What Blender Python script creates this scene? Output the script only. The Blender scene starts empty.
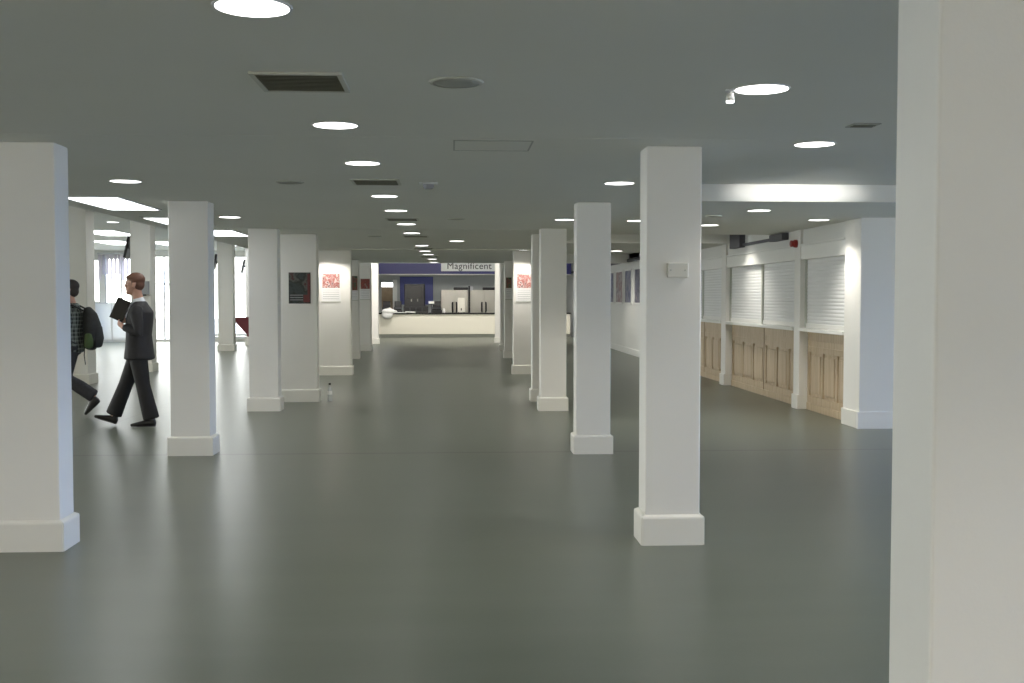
import bpy, bmesh, math, random
from mathutils import Vector, Matrix, Euler
random.seed(7)
scene = bpy.context.scene
COL = scene.collection
PI = math.pi
ZC = 2.486            # main ceiling height

# ------------------------------------------------------------------ materials
def mat(name, color, rough=0.6, metal=0.0, spec=0.5, emit=None, estr=0.0, bump=0.0, bscale=60.0,
        var=0.0, vscale=4.0, alpha=None):
    m = bpy.data.materials.new(name); m.use_nodes = True
    nt = m.node_tree; b = nt.nodes['Principled BSDF']
    b.inputs['Base Color'].default_value = (*color, 1)
    b.inputs['Roughness'].default_value = rough
    b.inputs['Metallic'].default_value = metal
    b.inputs['Specular IOR Level'].default_value = spec
    if emit:
        b.inputs['Emission Color'].default_value = (*emit, 1)
        b.inputs['Emission Strength'].default_value = estr
    tc = nt.nodes.new('ShaderNodeTexCoord')
    if var > 0:
        n = nt.nodes.new('ShaderNodeTexNoise'); n.inputs['Scale'].default_value = vscale
        n.inputs['Detail'].default_value = 4
        nt.links.new(tc.outputs['Object'], n.inputs['Vector'])
        r = nt.nodes.new('ShaderNodeValToRGB')
        r.color_ramp.elements[0].position = 0.3; r.color_ramp.elements[1].position = 0.7
        r.color_ramp.elements[0].color = (*[c*(1-var) for c in color], 1)
        r.color_ramp.elements[1].color = (*[min(1, c*(1+var)) for c in color], 1)
        nt.links.new(n.outputs['Fac'], r.inputs['Fac'])
        nt.links.new(r.outputs['Color'], b.inputs['Base Color'])
    if bump > 0:
        n2 = nt.nodes.new('ShaderNodeTexNoise'); n2.inputs['Scale'].default_value = bscale
        nt.links.new(tc.outputs['Object'], n2.inputs['Vector'])
        bp = nt.nodes.new('ShaderNodeBump'); bp.inputs['Strength'].default_value = bump
        bp.inputs['Distance'].default_value = 0.01
        nt.links.new(n2.outputs['Fac'], bp.inputs['Height'])
        nt.links.new(bp.outputs['Normal'], b.inputs['Normal'])
    return m

M = {}
M['paint'] = mat('white_wall_paint', (0.76, 0.76, 0.73), 0.55, bump=0.04, bscale=80)
M['column'] = mat('white_column_paint', (0.78, 0.77, 0.735), 0.5, bump=0.04, bscale=90, var=0.015, vscale=2)
M['plinth'] = mat('white_gloss_plinth', (0.76, 0.75, 0.70), 0.35)
M['ceiling'] = mat('ceiling_paint', (0.69, 0.695, 0.65), 0.7, bump=0.03, bscale=50, var=0.02, vscale=0.7)
M['trimwhite'] = mat('white_gloss_trim', (0.8, 0.8, 0.77), 0.35)
M['shutter'] = mat('white_shutter_slats', (0.78, 0.79, 0.79), 0.4)
M['lampring'] = mat('white_lamp_trim', (0.66, 0.67, 0.68), 0.4)
M['lamp'] = mat('lamp_lens', (1, 1, 1), 0.4, emit=(1.0, 0.98, 0.94), estr=5.0)
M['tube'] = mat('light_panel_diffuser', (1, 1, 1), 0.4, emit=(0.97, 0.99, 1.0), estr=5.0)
M['ventdark'] = mat('vent_dark', (0.11, 0.115, 0.085), 0.7)
M['ventslat'] = mat('vent_slat', (0.19, 0.195, 0.155), 0.5)
M['ventframe'] = mat('vent_frame', (0.5, 0.51, 0.46), 0.5)
M['speaker'] = mat('speaker_grille', (0.36, 0.37, 0.34), 0.6, bump=0.1, bscale=400)
M['black'] = mat('black_plastic', (0.012, 0.012, 0.014), 0.35)
M['darkgrey'] = mat('dark_grey_metal', (0.07, 0.07, 0.085), 0.5)
M['steel'] = mat('brushed_steel', (0.50, 0.485, 0.44), 0.38, metal=0.75)
M['steel2'] = mat('bright_steel', (0.72, 0.70, 0.64), 0.4, metal=0.5)
M['worktop'] = mat('black_worktop', (0.02, 0.02, 0.02), 0.25)
M['cream'] = mat('cream_counter_front', (0.84, 0.81, 0.71), 0.4)
M['navy'] = mat('navy_fascia', (0.04, 0.042, 0.20), 0.45)
M['blueboard'] = mat('blue_board', (0.10, 0.115, 0.34), 0.5)
M['signwhite'] = mat('pale_sign_face', (0.82, 0.84, 0.86), 0.4)
M['letter'] = mat('dark_lettering', (0.03, 0.035, 0.06), 0.5)
M['greywall'] = mat('grey_kitchen_wall', (0.50, 0.52, 0.50), 0.6)
M['tan'] = mat('tan_door', (0.35, 0.26, 0.16), 0.5, var=0.1, vscale=6)
M['red'] = mat('red_alarm', (0.28, 0.015, 0.012), 0.4)
M['maroon'] = mat('maroon_upholstery', (0.14, 0.022, 0.03), 0.7, bump=0.1, bscale=200)
M['plate'] = mat('cream_plate', (0.70, 0.69, 0.63), 0.4)
M['paper'] = mat('white_paper', (0.80, 0.80, 0.80), 0.6)
M['bag'] = mat('white_plastic_bag', (0.85, 0.86, 0.86), 0.35, bump=0.6, bscale=12)
M['alu'] = mat('window_frame_grey', (0.55, 0.56, 0.58), 0.4, metal=0.3)
M['grey'] = mat('grey_plastic', (0.30, 0.31, 0.33), 0.5)
M['ground'] = mat('pale_paving', (0.45, 0.45, 0.43), 0.8, var=0.1)

def floor_material():
    m = bpy.data.materials.new('grey_green_vinyl_floor'); m.use_nodes = True
    nt = m.node_tree; b = nt.nodes['Principled BSDF']
    tc = nt.nodes.new('ShaderNodeTexCoord')
    n = nt.nodes.new('ShaderNodeTexNoise'); n.inputs['Scale'].default_value = 0.7; n.inputs['Detail'].default_value = 6
    n2 = nt.nodes.new('ShaderNodeTexNoise'); n2.inputs['Scale'].default_value = 140; n2.inputs['Detail'].default_value = 3
    mp = nt.nodes.new('ShaderNodeMapping'); mp.inputs['Scale'].default_value = (0.9, 4.5, 1)
    nt.links.new(tc.outputs['Object'], mp.inputs['Vector']); nt.links.new(mp.outputs['Vector'], n.inputs['Vector']); nt.links.new(tc.outputs['Object'], n2.inputs['Vector'])
    r = nt.nodes.new('ShaderNodeValToRGB')
    r.color_ramp.elements[0].position = 0.25; r.color_ramp.elements[1].position = 0.75
    r.color_ramp.elements[0].color = (0.106, 0.121, 0.095, 1); r.color_ramp.elements[1].color = (0.138, 0.154, 0.124, 1)
    nt.links.new(n.outputs['Fac'], r.inputs['Fac'])
    mx = nt.nodes.new('ShaderNodeMixRGB'); mx.blend_type = 'MULTIPLY'; mx.inputs['Fac'].default_value = 0.25
    nt.links.new(r.outputs['Color'], mx.inputs['Color1']); nt.links.new(n2.outputs['Fac'], mx.inputs['Color2'])
    # welded seams across the hall
    sep = nt.nodes.new('ShaderNodeSeparateXYZ'); nt.links.new(tc.outputs['Object'], sep.inputs['Vector'])
    prev = mx.outputs['Color']
    for axis, pos, wd in (('Y', 10.76, 0.03), ('Y', 15.45, 0.012), ('Y', 22.3, 0.03), ('X', -4.15, 0.006)):
        s = nt.nodes.new('ShaderNodeMath'); s.operation = 'COMPARE'
        s.inputs[1].default_value = pos; s.inputs[2].default_value = wd
        nt.links.new(sep.outputs[axis], s.inputs[0])
        d = nt.nodes.new('ShaderNodeMixRGB'); d.inputs['Color2'].default_value = (0.05, 0.05, 0.043, 1)
        sc = nt.nodes.new('ShaderNodeMath'); sc.operation = 'MULTIPLY'; sc.inputs[1].default_value = 0.9
        nt.links.new(s.outputs[0], sc.inputs[0]); nt.links.new(sc.outputs[0], d.inputs['Fac'])
        nt.links.new(prev, d.inputs['Color1']); prev = d.outputs['Color']
    nt.links.new(prev, b.inputs['Base Color'])
    rr = nt.nodes.new('ShaderNodeMapRange'); rr.inputs['To Min'].default_value = 0.29; rr.inputs['To Max'].default_value = 0.33
    nt.links.new(n.outputs['Fac'], rr.inputs['Value']); nt.links.new(rr.outputs[0], b.inputs['Roughness'])
    b.inputs['Specular IOR Level'].default_value = 0.5
    bp = nt.nodes.new('ShaderNodeBump'); bp.inputs['Strength'].default_value = 0.06; bp.inputs['Distance'].default_value = 0.004
    nt.links.new(n2.outputs['Fac'], bp.inputs['Height']); nt.links.new(bp.outputs['Normal'], b.inputs['Normal'])
    return m
M['floor'] = floor_material()

def wood_material():
    m = bpy.data.materials.new('limed_oak'); m.use_nodes = True
    nt = m.node_tree; b = nt.nodes['Principled BSDF']
    tc = nt.nodes.new('ShaderNodeTexCoord'); mp = nt.nodes.new('ShaderNodeMapping')
    mp.inputs['Scale'].default_value = (14, 14, 0.9)
    n = nt.nodes.new('ShaderNodeTexNoise'); n.inputs['Scale'].default_value = 2.2; n.inputs['Detail'].default_value = 6
    n.inputs['Distortion'].default_value = 0.6
    nt.links.new(tc.outputs['Object'], mp.inputs['Vector']); nt.links.new(mp.outputs['Vector'], n.inputs['Vector'])
    r = nt.nodes.new('ShaderNodeValToRGB')
    r.color_ramp.elements[0].position = 0.3; r.color_ramp.elements[1].position = 0.72
    r.color_ramp.elements[0].color = (0.42, 0.32, 0.20, 1); r.color_ramp.elements[1].color = (0.57, 0.455, 0.31, 1)
    nt.links.new(n.outputs['Fac'], r.inputs['Fac']); nt.links.new(r.outputs['Color'], b.inputs['Base Color'])
    b.inputs['Roughness'].default_value = 0.45
    return m
M['wood'] = wood_material()
M['woodgap'] = mat('dark_wood_joint', (0.22, 0.15, 0.09), 0.6)

def picture_material(name, cols, scale=9.0, seed=0.0):
    m = bpy.data.materials.new(name); m.use_nodes = True
    nt = m.node_tree; b = nt.nodes['Principled BSDF']
    tc = nt.nodes.new('ShaderNodeTexCoord'); mp = nt.nodes.new('ShaderNodeMapping')
    mp.inputs['Location'].default_value = (seed, seed*1.7, seed*0.6)
    nt.links.new(tc.outputs['Object'], mp.inputs['Vector'])
    v = nt.nodes.new('ShaderNodeTexNoise'); v.inputs['Scale'].default_value = scale; v.inputs['Detail'].default_value = 3
    nt.links.new(mp.outputs['Vector'], v.inputs['Vector'])
    r = nt.nodes.new('ShaderNodeValToRGB'); e = r.color_ramp.elements
    lo, hi = 0.32, 0.68
    e[0].position = lo; e[0].color = (*cols[0], 1); e[1].position = hi; e[1].color = (*cols[-1], 1)
    for i, c in enumerate(cols[1:-1]):
        x = e.new(lo + (hi-lo)*(i+1)/(len(cols)-1)); x.color = (*c, 1)
    nt.links.new(v.outputs['Fac'], r.inputs['Fac']); nt.links.new(r.outputs['Color'], b.inputs['Base Color'])
    b.inputs['Roughness'].default_value = 0.35
    return m
M['pic_dark'] = picture_material('dark_photo_print', [(0.02, 0.025, 0.028), (0.04, 0.055, 0.055), (0.02, 0.022, 0.02), (0.10, 0.11, 0.10), (0.07, 0.02, 0.02)], 7, 1.3)
M['pic_red'] = picture_material('red_photo_print', [(0.10, 0.05, 0.06), (0.45, 0.30, 0.29), (0.30, 0.06, 0.05), (0.6, 0.5, 0.48), (0.16, 0.10, 0.11)], 12, 3.1)
M['pic_red2'] = picture_material('crimson_photo_print', [(0.05, 0.05, 0.05), (0.30, 0.06, 0.05), (0.18, 0.04, 0.03), (0.32, 0.22, 0.2)], 9, 5.7)
M['pic_green'] = picture_material('green_photo_print', [(0.02, 0.03, 0.02), (0.07, 0.11, 0.06), (0.25, 0.08, 0.06), (0.05, 0.06, 0.05)], 10, 8.2)
M['pic_crimson_block'] = mat('red_print_block', (0.13, 0.025, 0.028), 0.4)
for i, cs in enumerate([[(0.03, 0.035, 0.08), (0.20, 0.20, 0.26), (0.06, 0.07, 0.14), (0.28, 0.22, 0.24)],
                        [(0.03, 0.04, 0.11), (0.12, 0.15, 0.26), (0.28, 0.28, 0.34), (0.05, 0.06, 0.12)],
                        [(0.42, 0.30, 0.29), (0.24, 0.12, 0.12), (0.48, 0.44, 0.45), (0.08, 0.07, 0.10)]]):
    M['poster%d' % i] = picture_material('wall_poster_print_%s' % 'abc'[i], cs, 4, i*2.3)

def glass_material():
    m = bpy.data.materials.new('window_glass'); m.use_nodes = True
    nt = m.node_tree; nt.nodes.remove(nt.nodes['Principled BSDF'])
    out = nt.nodes['Material Output']
    t = nt.nodes.new('ShaderNodeBsdfTransparent'); t.inputs['Color'].default_value = (0.95, 0.97, 0.97, 1)
    g = nt.nodes.new('ShaderNodeBsdfGlossy'); g.inputs['Roughness'].default_value = 0.02
    lw = nt.nodes.new('ShaderNodeLayerWeight'); lw.inputs['Blend'].default_value = 0.5
    pw = nt.nodes.new('ShaderNodeMath'); pw.operation = 'POWER'; pw.inputs[1].default_value = 4.0
    nt.links.new(lw.outputs['Facing'], pw.inputs[0])
    f = nt.nodes.new('ShaderNodeMath'); f.operation = 'MULTIPLY_ADD'; f.inputs[1].default_value = 0.7; f.inputs[2].default_value = 0.04
    nt.links.new(pw.outputs[0], f.inputs[0])
    mx = nt.nodes.new('ShaderNodeMixShader')
    nt.links.new(f.outputs[0], mx.inputs['Fac']); nt.links.new(t.outputs[0], mx.inputs[1]); nt.links.new(g.outputs[0], mx.inputs[2])
    nt.links.new(mx.outputs[0], out.inputs['Surface'])
    return m
M['glass'] = glass_material()
def translucent_material(name, c, tr, clear=0.0):
    m = bpy.data.materials.new(name); m.use_nodes = True
    nt = m.node_tree; nt.nodes.remove(nt.nodes['Principled BSDF']); out = nt.nodes['Material Output']
    d = nt.nodes.new('ShaderNodeBsdfDiffuse'); d.inputs['Color'].default_value = (*c, 1)
    t = nt.nodes.new('ShaderNodeBsdfTranslucent'); t.inputs['Color'].default_value = (*c, 1)
    mx = nt.nodes.new('ShaderNodeMixShader'); mx.inputs['Fac'].default_value = tr
    nt.links.new(d.outputs[0], mx.inputs[1]); nt.links.new(t.outputs[0], mx.inputs[2])
    last = mx
    if clear:
        tp = nt.nodes.new('ShaderNodeBsdfTransparent'); m2 = nt.nodes.new('ShaderNodeMixShader')
        m2.inputs['Fac'].default_value = clear
        nt.links.new(mx.outputs[0], m2.inputs[1]); nt.links.new(tp.outputs[0], m2.inputs[2]); last = m2
    nt.links.new(last.outputs[0], out.inputs['Surface'])
    return m
M['blind'] = translucent_material('blind_fabric', (0.74, 0.71, 0.75), 0.6)
M['frost'] = translucent_material('frosted_panel', (0.76, 0.77, 0.77), 0.55)
M['bottle'] = translucent_material('clear_plastic', (0.80, 0.83, 0.85), 0.3, 0.40)

# people
M['skin'] = mat('skin', (0.52, 0.29, 0.21), 0.5)
M['hair_brown'] = mat('reddish_brown_hair', (0.15, 0.065, 0.038), 0.6, bump=0.5, bscale=120)
M['hair_dark'] = mat('dark_hair', (0.025, 0.018, 0.015), 0.6, bump=0.5, bscale=120)
M['suit'] = mat('charcoal_suit', (0.015, 0.014, 0.016), 0.75, var=0.15, vscale=25)
M['trouser'] = mat('charcoal_trousers', (0.010, 0.0095, 0.010), 0.75, var=0.15, vscale=25)
M['shirt'] = mat('white_shirt', (0.72, 0.74, 0.78), 0.6)
M['tie'] = mat('blue_tie', (0.03, 0.04, 0.10), 0.5)
M['leather'] = mat('black_leather', (0.010, 0.010, 0.010), 0.4)
M['jeans'] = mat('dark_jeans', (0.030, 0.030, 0.034), 0.8, var=0.2, vscale=30)
M['pack'] = mat('backpack_fabric', (0.020, 0.022, 0.022), 0.7, var=0.2, vscale=20)
M['packgreen'] = mat('green_backpack_panel', (0.06, 0.10, 0.03), 0.7)
M['eye'] = mat('eye_dark', (0.03, 0.02, 0.02), 0.2)
M['lip'] = mat('lip', (0.38, 0.15, 0.13), 0.5)
def check_material():
    m = bpy.data.materials.new('checked_flannel'); m.use_nodes = True
    nt = m.node_tree; b = nt.nodes['Principled BSDF']; b.inputs['Roughness'].default_value = 0.8
    tc = nt.nodes.new('ShaderNodeTexCoord'); sep = nt.nodes.new('ShaderNodeSeparateXYZ')
    nt.links.new(tc.outputs['Object'], sep.inputs['Vector'])
    fs = []
    for ax in ('X', 'Y', 'Z'):
        a = nt.nodes.new('ShaderNodeMath'); a.operation = 'PINGPONG'; a.inputs[1].default_value = 0.026
        nt.links.new(sep.outputs[ax], a.inputs[0])
        c = nt.nodes.new('ShaderNodeMath'); c.operation = 'LESS_THAN'; c.inputs[1].default_value = 0.0085
        nt.links.new(a.outputs[0], c.inputs[0]); fs.append(c)
    m0 = nt.nodes.new('ShaderNodeMath'); m0.operation = 'MAXIMUM'
    nt.links.new(fs[0].outputs[0], m0.inputs[0]); nt.links.new(fs[1].outputs[0], m0.inputs[1])
    mx = nt.nodes.new('ShaderNodeMath'); mx.operation = 'MULTIPLY_ADD'; mx.use_clamp = True
    nt.links.new(m0.outputs[0], mx.inputs[0]); mx.inputs[1].default_value = 0.5; mx.inputs[2].default_value = 0.0
    m3 = nt.nodes.new('ShaderNodeMath'); m3.operation = 'MULTIPLY'; m3.inputs[1].default_value = 0.5
    nt.links.new(fs[2].outputs[0], m3.inputs[0]); nt.links.new(m3.outputs[0], mx.inputs[2])
    r = nt.nodes.new('ShaderNodeMixRGB'); r.inputs['Color1'].default_value = (0.018, 0.02, 0.018, 1); r.inputs['Color2'].default_value = (0.22, 0.25, 0.22, 1)
    nt.links.new(mx.outputs[0], r.inputs['Fac']); nt.links.new(r.outputs['Color'], b.inputs['Base Color'])
    return m
M['check'] = check_material()

# ------------------------------------------------------------------ mesh helpers
def box(bm, x0, x1, y0, y1, z0, z1, bevel=0.0, seg=2):
    r = bmesh.ops.create_cube(bm, size=1.0)
    vs = r['verts']
    for v in vs:
        v.co = Vector(((x0+x1)/2 + v.co.x*(x1-x0), (y0+y1)/2 + v.co.y*(y1-y0), (z0+z1)/2 + v.co.z*(z1-z0)))
    if bevel > 0:
        es = list({e for v in vs for e in v.link_edges})
        bmesh.ops.bevel(bm, geom=es, offset=bevel, segments=seg, affect='EDGES', profile=0.5)
    return vs

def B(*boxes, bevel=0.0):
    bm = bmesh.new()
    for b in boxes: box(bm, *b, bevel=bevel)
    return bm

def rot_box(bm, c, size, mtx, bevel=0.0):
    t = bmesh.new(); box(t, -size[0]/2, size[0]/2, -size[1]/2, size[1]/2, -size[2]/2, size[2]/2, bevel)
    t.transform(Matrix.Translation(c) @ mtx.to_4x4())
    me = bpy.data.meshes.new('t'); t.to_mesh(me); t.free(); bm.from_mesh(me); bpy.data.meshes.remove(me)

def lathe(bm, prof, seg=32, c=(0, 0, 0), axis='Z'):
    """prof: list of (r, h)"""
    rings = []
    for r, h in prof:
        ring = []
        if r < 1e-6:
            ring = [bm.verts.new((0, 0, h))]
        else:
            for k in range(seg):
                a = 2*PI*k/seg; ring.append(bm.verts.new((r*math.cos(a), r*math.sin(a), h)))
        rings.append(ring)
    for a, b in zip(rings, rings[1:]):
        for k in range(seg):
            k2 = (k+1) % seg
            if len(a) == 1 and len(b) == 1: continue
            if len(a) == 1: bm.faces.new((a[0], b[k2], b[k])) if False else bm.faces.new((a[0], b[k], b[k2]))
            elif len(b) == 1: bm.faces.new((a[k], b[0], a[k2]))
            else: bm.faces.new((a[k], b[k], b[k2], a[k2]))
    vs = [v for r in rings for v in r]
    for v in vs:
        p = v.co.copy()
        if axis == 'X': p = Vector((p.z, p.x, p.y))
        if axis == 'Y': p = Vector((p.x, p.z, -p.y))
        v.co = p + Vector(c)
    return vs

def loft(bm, pts, side=(0, 1, 0), n=18, cap=0.6):
    """pts: (centre, radius along side, radius across). Closed, round-ended tapering tube."""
    P = [(Vector(p), a, b) for p, a, b in pts]
    side = Vector(side).normalized()
    def frame(i):
        if i == 0: t = P[1][0]-P[0][0]
        elif i == len(P)-1: t = P[-1][0]-P[-2][0]
        else: t = (P[i+1][0]-P[i][0]).normalized() + (P[i][0]-P[i-1][0]).normalized()
        t.normalize()
        s = (side - t*side.dot(t))
        if s.length < 1e-4: s = t.orthogonal()
        s.normalize()
        return t, s, t.cross(s)
    full = []
    t, s, u = frame(0); c, a, b = P[0]
    for q in (0.95, 0.6):
        k = math.sqrt(1-q*q); full.append((c - t*min(a, b)*cap*q, a*k, b*k, s, u))
    for i, (c, a, b) in enumerate(P):
        t, s, u = frame(i); full.append((c, a, b, s, u))
    t, s, u = frame(len(P)-1); c, a, b = P[-1]
    for q in (0.6, 0.95):
        k = math.sqrt(1-q*q); full.append((c + t*min(a, b)*cap*q, a*k, b*k, s, u))
    rings = []
    for c, a, b, s, u in full:
        rings.append([bm.verts.new(c + s*a*math.cos(2*PI*k/n) + u*b*math.sin(2*PI*k/n)) for k in range(n)])
    for r0, r1 in zip(rings, rings[1:]):
        for k in range(n):
            bm.faces.new((r0[k], r0[(k+1) % n], r1[(k+1) % n], r1[k]))
    bm.faces.new(list(reversed(rings[0]))); bm.faces.new(rings[-1])

def ball(bm, c, r, rot=None):
    res = bmesh.ops.create_uvsphere(bm, u_segments=20, v_segments=14, radius=1.0)
    mt = Matrix.Translation(c) @ (rot.to_4x4() if rot else Matrix.Identity(4)) @ Matrix.Diagonal((r[0], r[1], r[2], 1))
    bmesh.ops.transform(bm, matrix=mt, verts=res['verts'])

def obj(name, bm, m, parent=None, smooth=False, fixn=True):
    if fixn: bmesh.ops.recalc_face_normals(bm, faces=bm.faces[:])
    me = bpy.data.meshes.new(name); bm.to_mesh(me); bm.free()
    if smooth:
        for p in me.polygons: p.use_smooth = True
    o = bpy.data.objects.new(name, me); COL.objects.link(o)
    for x in (m if isinstance(m, (list, tuple)) else [m]): me.materials.append(x)
    if parent: o.parent = parent
    return o

def skin_obj(name, bm, m, parent=None, voxel=0.008, smooth_it=4):
    """several overlapping lofts become one continuous surface"""
    o = obj(name, bm, m)
    md = o.modifiers.new('r', 'REMESH'); md.mode = 'VOXEL'; md.voxel_size = voxel
    sm = o.modifiers.new('s', 'SMOOTH'); sm.factor = 0.5; sm.iterations = smooth_it
    dg = bpy.context.evaluated_depsgraph_get()
    me = bpy.data.meshes.new_from_object(o.evaluated_get(dg))
    o.modifiers.clear(); old = o.data; o.data = me; bpy.data.meshes.remove(old)
    me.name = name
    if not me.materials: me.materials.append(m)
    for p in me.polygons: p.use_smooth = True
    if parent: o.parent = parent
    return o

def tag(o, label, cat, group=None, kind=None):
    o['label'] = label; o['category'] = cat
    if group: o['group'] = group
    if kind: o['kind'] = kind
    return o

def thing(name, label, cat, loc=(0, 0, 0), rz=0.0, group=None, kind=None):
    o = bpy.data.objects.new(name, None); COL.objects.link(o)
    o.empty_display_size = 0.1
    o.location = loc; o.rotation_euler = (0, 0, rz)
    return tag(o, label, cat, group, kind)

def struct(name, bm, m, label=None, cat=None):
    o = obj(name, bm, m); o['kind'] = 'structure'
    o['label'] = label or name.replace('_', ' '); o['category'] = cat or name.split('_')[0]
    return o

def copy_tree(o, parent=None):
    c = o.copy(); COL.objects.link(c)
    if parent: c.parent = parent
    for ch in list(o.children): copy_tree(ch, c)
    return c

# ------------------------------------------------------------------ room shell
XL, XR, YB, YE = -13.0, 9.0, -5.0, 38.6
struct('floor', B((XL-0.2, XR+0.2, YB-0.2, 46.5, -0.12, 0.0)), M['floor'], 'grey green glossy vinyl floor running the length of the hall', 'floor')
# ceiling with three recesses over the right aisle
REC = [(1.92, XR, 6.82, 10.45, 2.65), (1.92, 4.85, 15.95, 18.5, 2.66), (1.92, 4.85, 22.4, 29.45, 2.74)]
HX = -4.5
EX = -3.85      # edge of the low ceiling on the window side
ZH = 3.2        # higher ceiling by the windows and the counter
cb = bmesh.new()
T = 0.06
box(cb, EX, 1.92, YB, 29.45, ZC, ZC+T)
box(cb, XL, EX-0.05, YB, YE, ZH, ZH+T)
ys = YB
for (x0, x1, y0, y1, z) in REC:
    box(cb, 1.92, XR, ys, y0, ZC, ZC+T)
    box(cb, x0-0.05, x1+0.05, y0-0.05, y1+0.05, z, z+0.05)
    box(cb, x0-0.05, x0, y0, y1, ZC+T, z); box(cb, x1, x1+0.05, y0, y1, ZC+T, z)
    box(cb, x0, x1, y0-0.05, y0, ZC+T, z)
    ys = y1
box(cb, EX-0.05, XR, 29.55, 46.2, ZH, ZH+T)
box(cb, HX, EX-0.05, YE, 46.2, ZH, ZH+T)
struct('ceiling', cb, M['ceiling'], 'pale grey ceiling with shallow recesses over the right aisle', 'ceiling')
# painted downstand faces at the far side of each recess, and at the end of the low ceiling
for i, (x0, x1, y0, y1, z) in enumerate(REC[:2]):
    struct('trim_%d' % (i+1), B((x0, x1, y1-0.04, y1+0.0, ZC-0.002, z)), M['paint'],
           ['white downstand beam face at the near ceiling recess', 'white downstand beam face at the second ceiling recess'][i], 'beam')
struct('trim_3', B((EX-0.05, XR, 29.50, 29.55, ZC-0.002, ZH), (EX-0.05, EX, YB, 29.5, ZC-0.002, ZH)), M['paint'], 'downstand edges of the low ceiling along the window side and before the far counter', 'beam')

def window_wall(name, axis, at, a0, a1, wins, z1=ZC+0.2, thick=0.15, m=None):
    """wall along an axis with rectangular openings; wins = (a0, a1, z0, z1)"""
    bm = bmesh.new()
    def bx(p, q, z0, zz):
        if q-p < 1e-4 or zz-z0 < 1e-4: return
        if axis == 'Y': box(bm, at, at+thick, p, q, z0, zz)
        else: box(bm, p, q, at, at+thick, z0, zz)
    cur = a0
    for (p, q, z0, zz) in wins:
        bx(cur, p, 0, z1); bx(p, q, 0, z0); bx(p, q, zz, z1); cur = q
    bx(cur, a1, 0, z1)
    return struct(name, bm, m or M['paint'], name.replace('_', ' ') + ' painted white', 'wall')

WN = [0]
def window(axis, at, p, q, z0, z1, n, thick=0.15, transom=None):
    WN[0] += 1
    f = bmesh.new(); fw = 0.05
    def bx(bm, a, b, z, zz, d0, d1):
        if axis == 'Y': box(bm, at+d0, at+d1, a, b, z, zz)
        else: box(bm, a, b, at+d0, at+d1, z, zz)
    c0, c1 = 0.03, 0.11
    bx(f, p, q, z0, z0+fw, c0, c1); bx(f, p, q, z1-fw, z1, c0, c1)
    for i in range(n+1):
        a = p + (q-p)*i/n
        lo = p if i == 0 else (q-fw if i == n else a-fw/2)
        bx(f, lo, lo+fw, z0+fw, z1-fw, c0, c1)
    if transom: bx(f, p+fw, q-fw, transom, transom+fw, c0+0.005, c1-0.005)
    g = bmesh.new(); bx(g, p+0.02, q-0.02, z0+0.02, z1-0.02, 0.065, 0.073)
    o = struct('window_%d' % WN[0], f, M['alu'], 'grey framed window number %d' % WN[0], 'window')
    gp = obj('pane', g, M['glass'], o)
    return o

# exterior openings
RW = [(-3.6, -0.2, 0.25, 2.35), (0.6, 4.0, 0.25, 2.35), (4.8, 8.2, 0.25, 2.35), (9.0, 12.1, 0.25, 2.35)]
window_wall('wall_right_outer', 'Y', XR, YB, 12.5, RW)
for w in RW: window('Y', XR, *w, 3)
LW = [(0.0, 7.0, 0.3, 2.95), (8.5, 14.5, 0.3, 2.95), (16.0, 22.0, 0.3, 2.95), (23.5, 29.5, 0.3, 2.95), (31.0, 37.0, 0.3, 2.95)]
window_wall('wall_left', 'Y', XL-0.15, YB, YE, LW, z1=ZH)
for w in LW: window('Y', XL-0.15, *w, 4)
EW = [(-12.75, -12.30, 1.36, 2.9), (-12.15, -11.0, 0.15, 2.95), (-10.75, -9.45, 0.03, 3.02), (-9.1, -5.0, 0.12, 3.02)]
window_wall('wall_end', 'X', YE, XL, HX, EW, z1=ZH+0.1)
ew = [window('X', YE, *EW[0], 1), window('X', YE, *EW[1], 2), window('X', YE, *EW[2], 2, transom=2.0), window('X', YE, *EW[3], 3)]
BW = [(-10.5, -6.5, 0.05, 2.3), (-5.5, -1.5, 0.05, 2.3), (-0.5, 3.5, 0.05, 2.3), (4.5, 8.5, 0.05, 2.3)]
window_wall('wall_back', 'X', YB-0.15, XL, XR, BW, z1=ZH)
for w in BW: window('X', YB-0.15, *w, 4, transom=1.95)
struct('wall_alcove', B((4.985, XR, 12.50, 12.65, 0, ZC)), M['paint'], 'brick thickness behind the alcove wall', 'wall')
struct('wall_alcove', B((4.80, XR, 12.47, 12.50, 0, ZC)), M['paint'], 'white wall facing the viewer beside the shutters', 'wall')
struct('baseboard_alcove', B((4.775, XR, 12.445, 12.47, 0, 0.20), (4.775, 4.80, 12.47, 12.50, 0, 0.20)), M['trimwhite'], 'white skirting along the wall beside the shutters', 'baseboard')
# outside ground
struct('ground', B((-60, XL-0.25, -40, 90, -0.4, -0.2), (XR+0.25, 60, -40, 90, -0.4, -0.2), (XL-0.25, XR+0.25, 46.6, 90, -0.4, -0.2)), M['ground'], 'pale paving outside the windows', 'ground')

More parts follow.
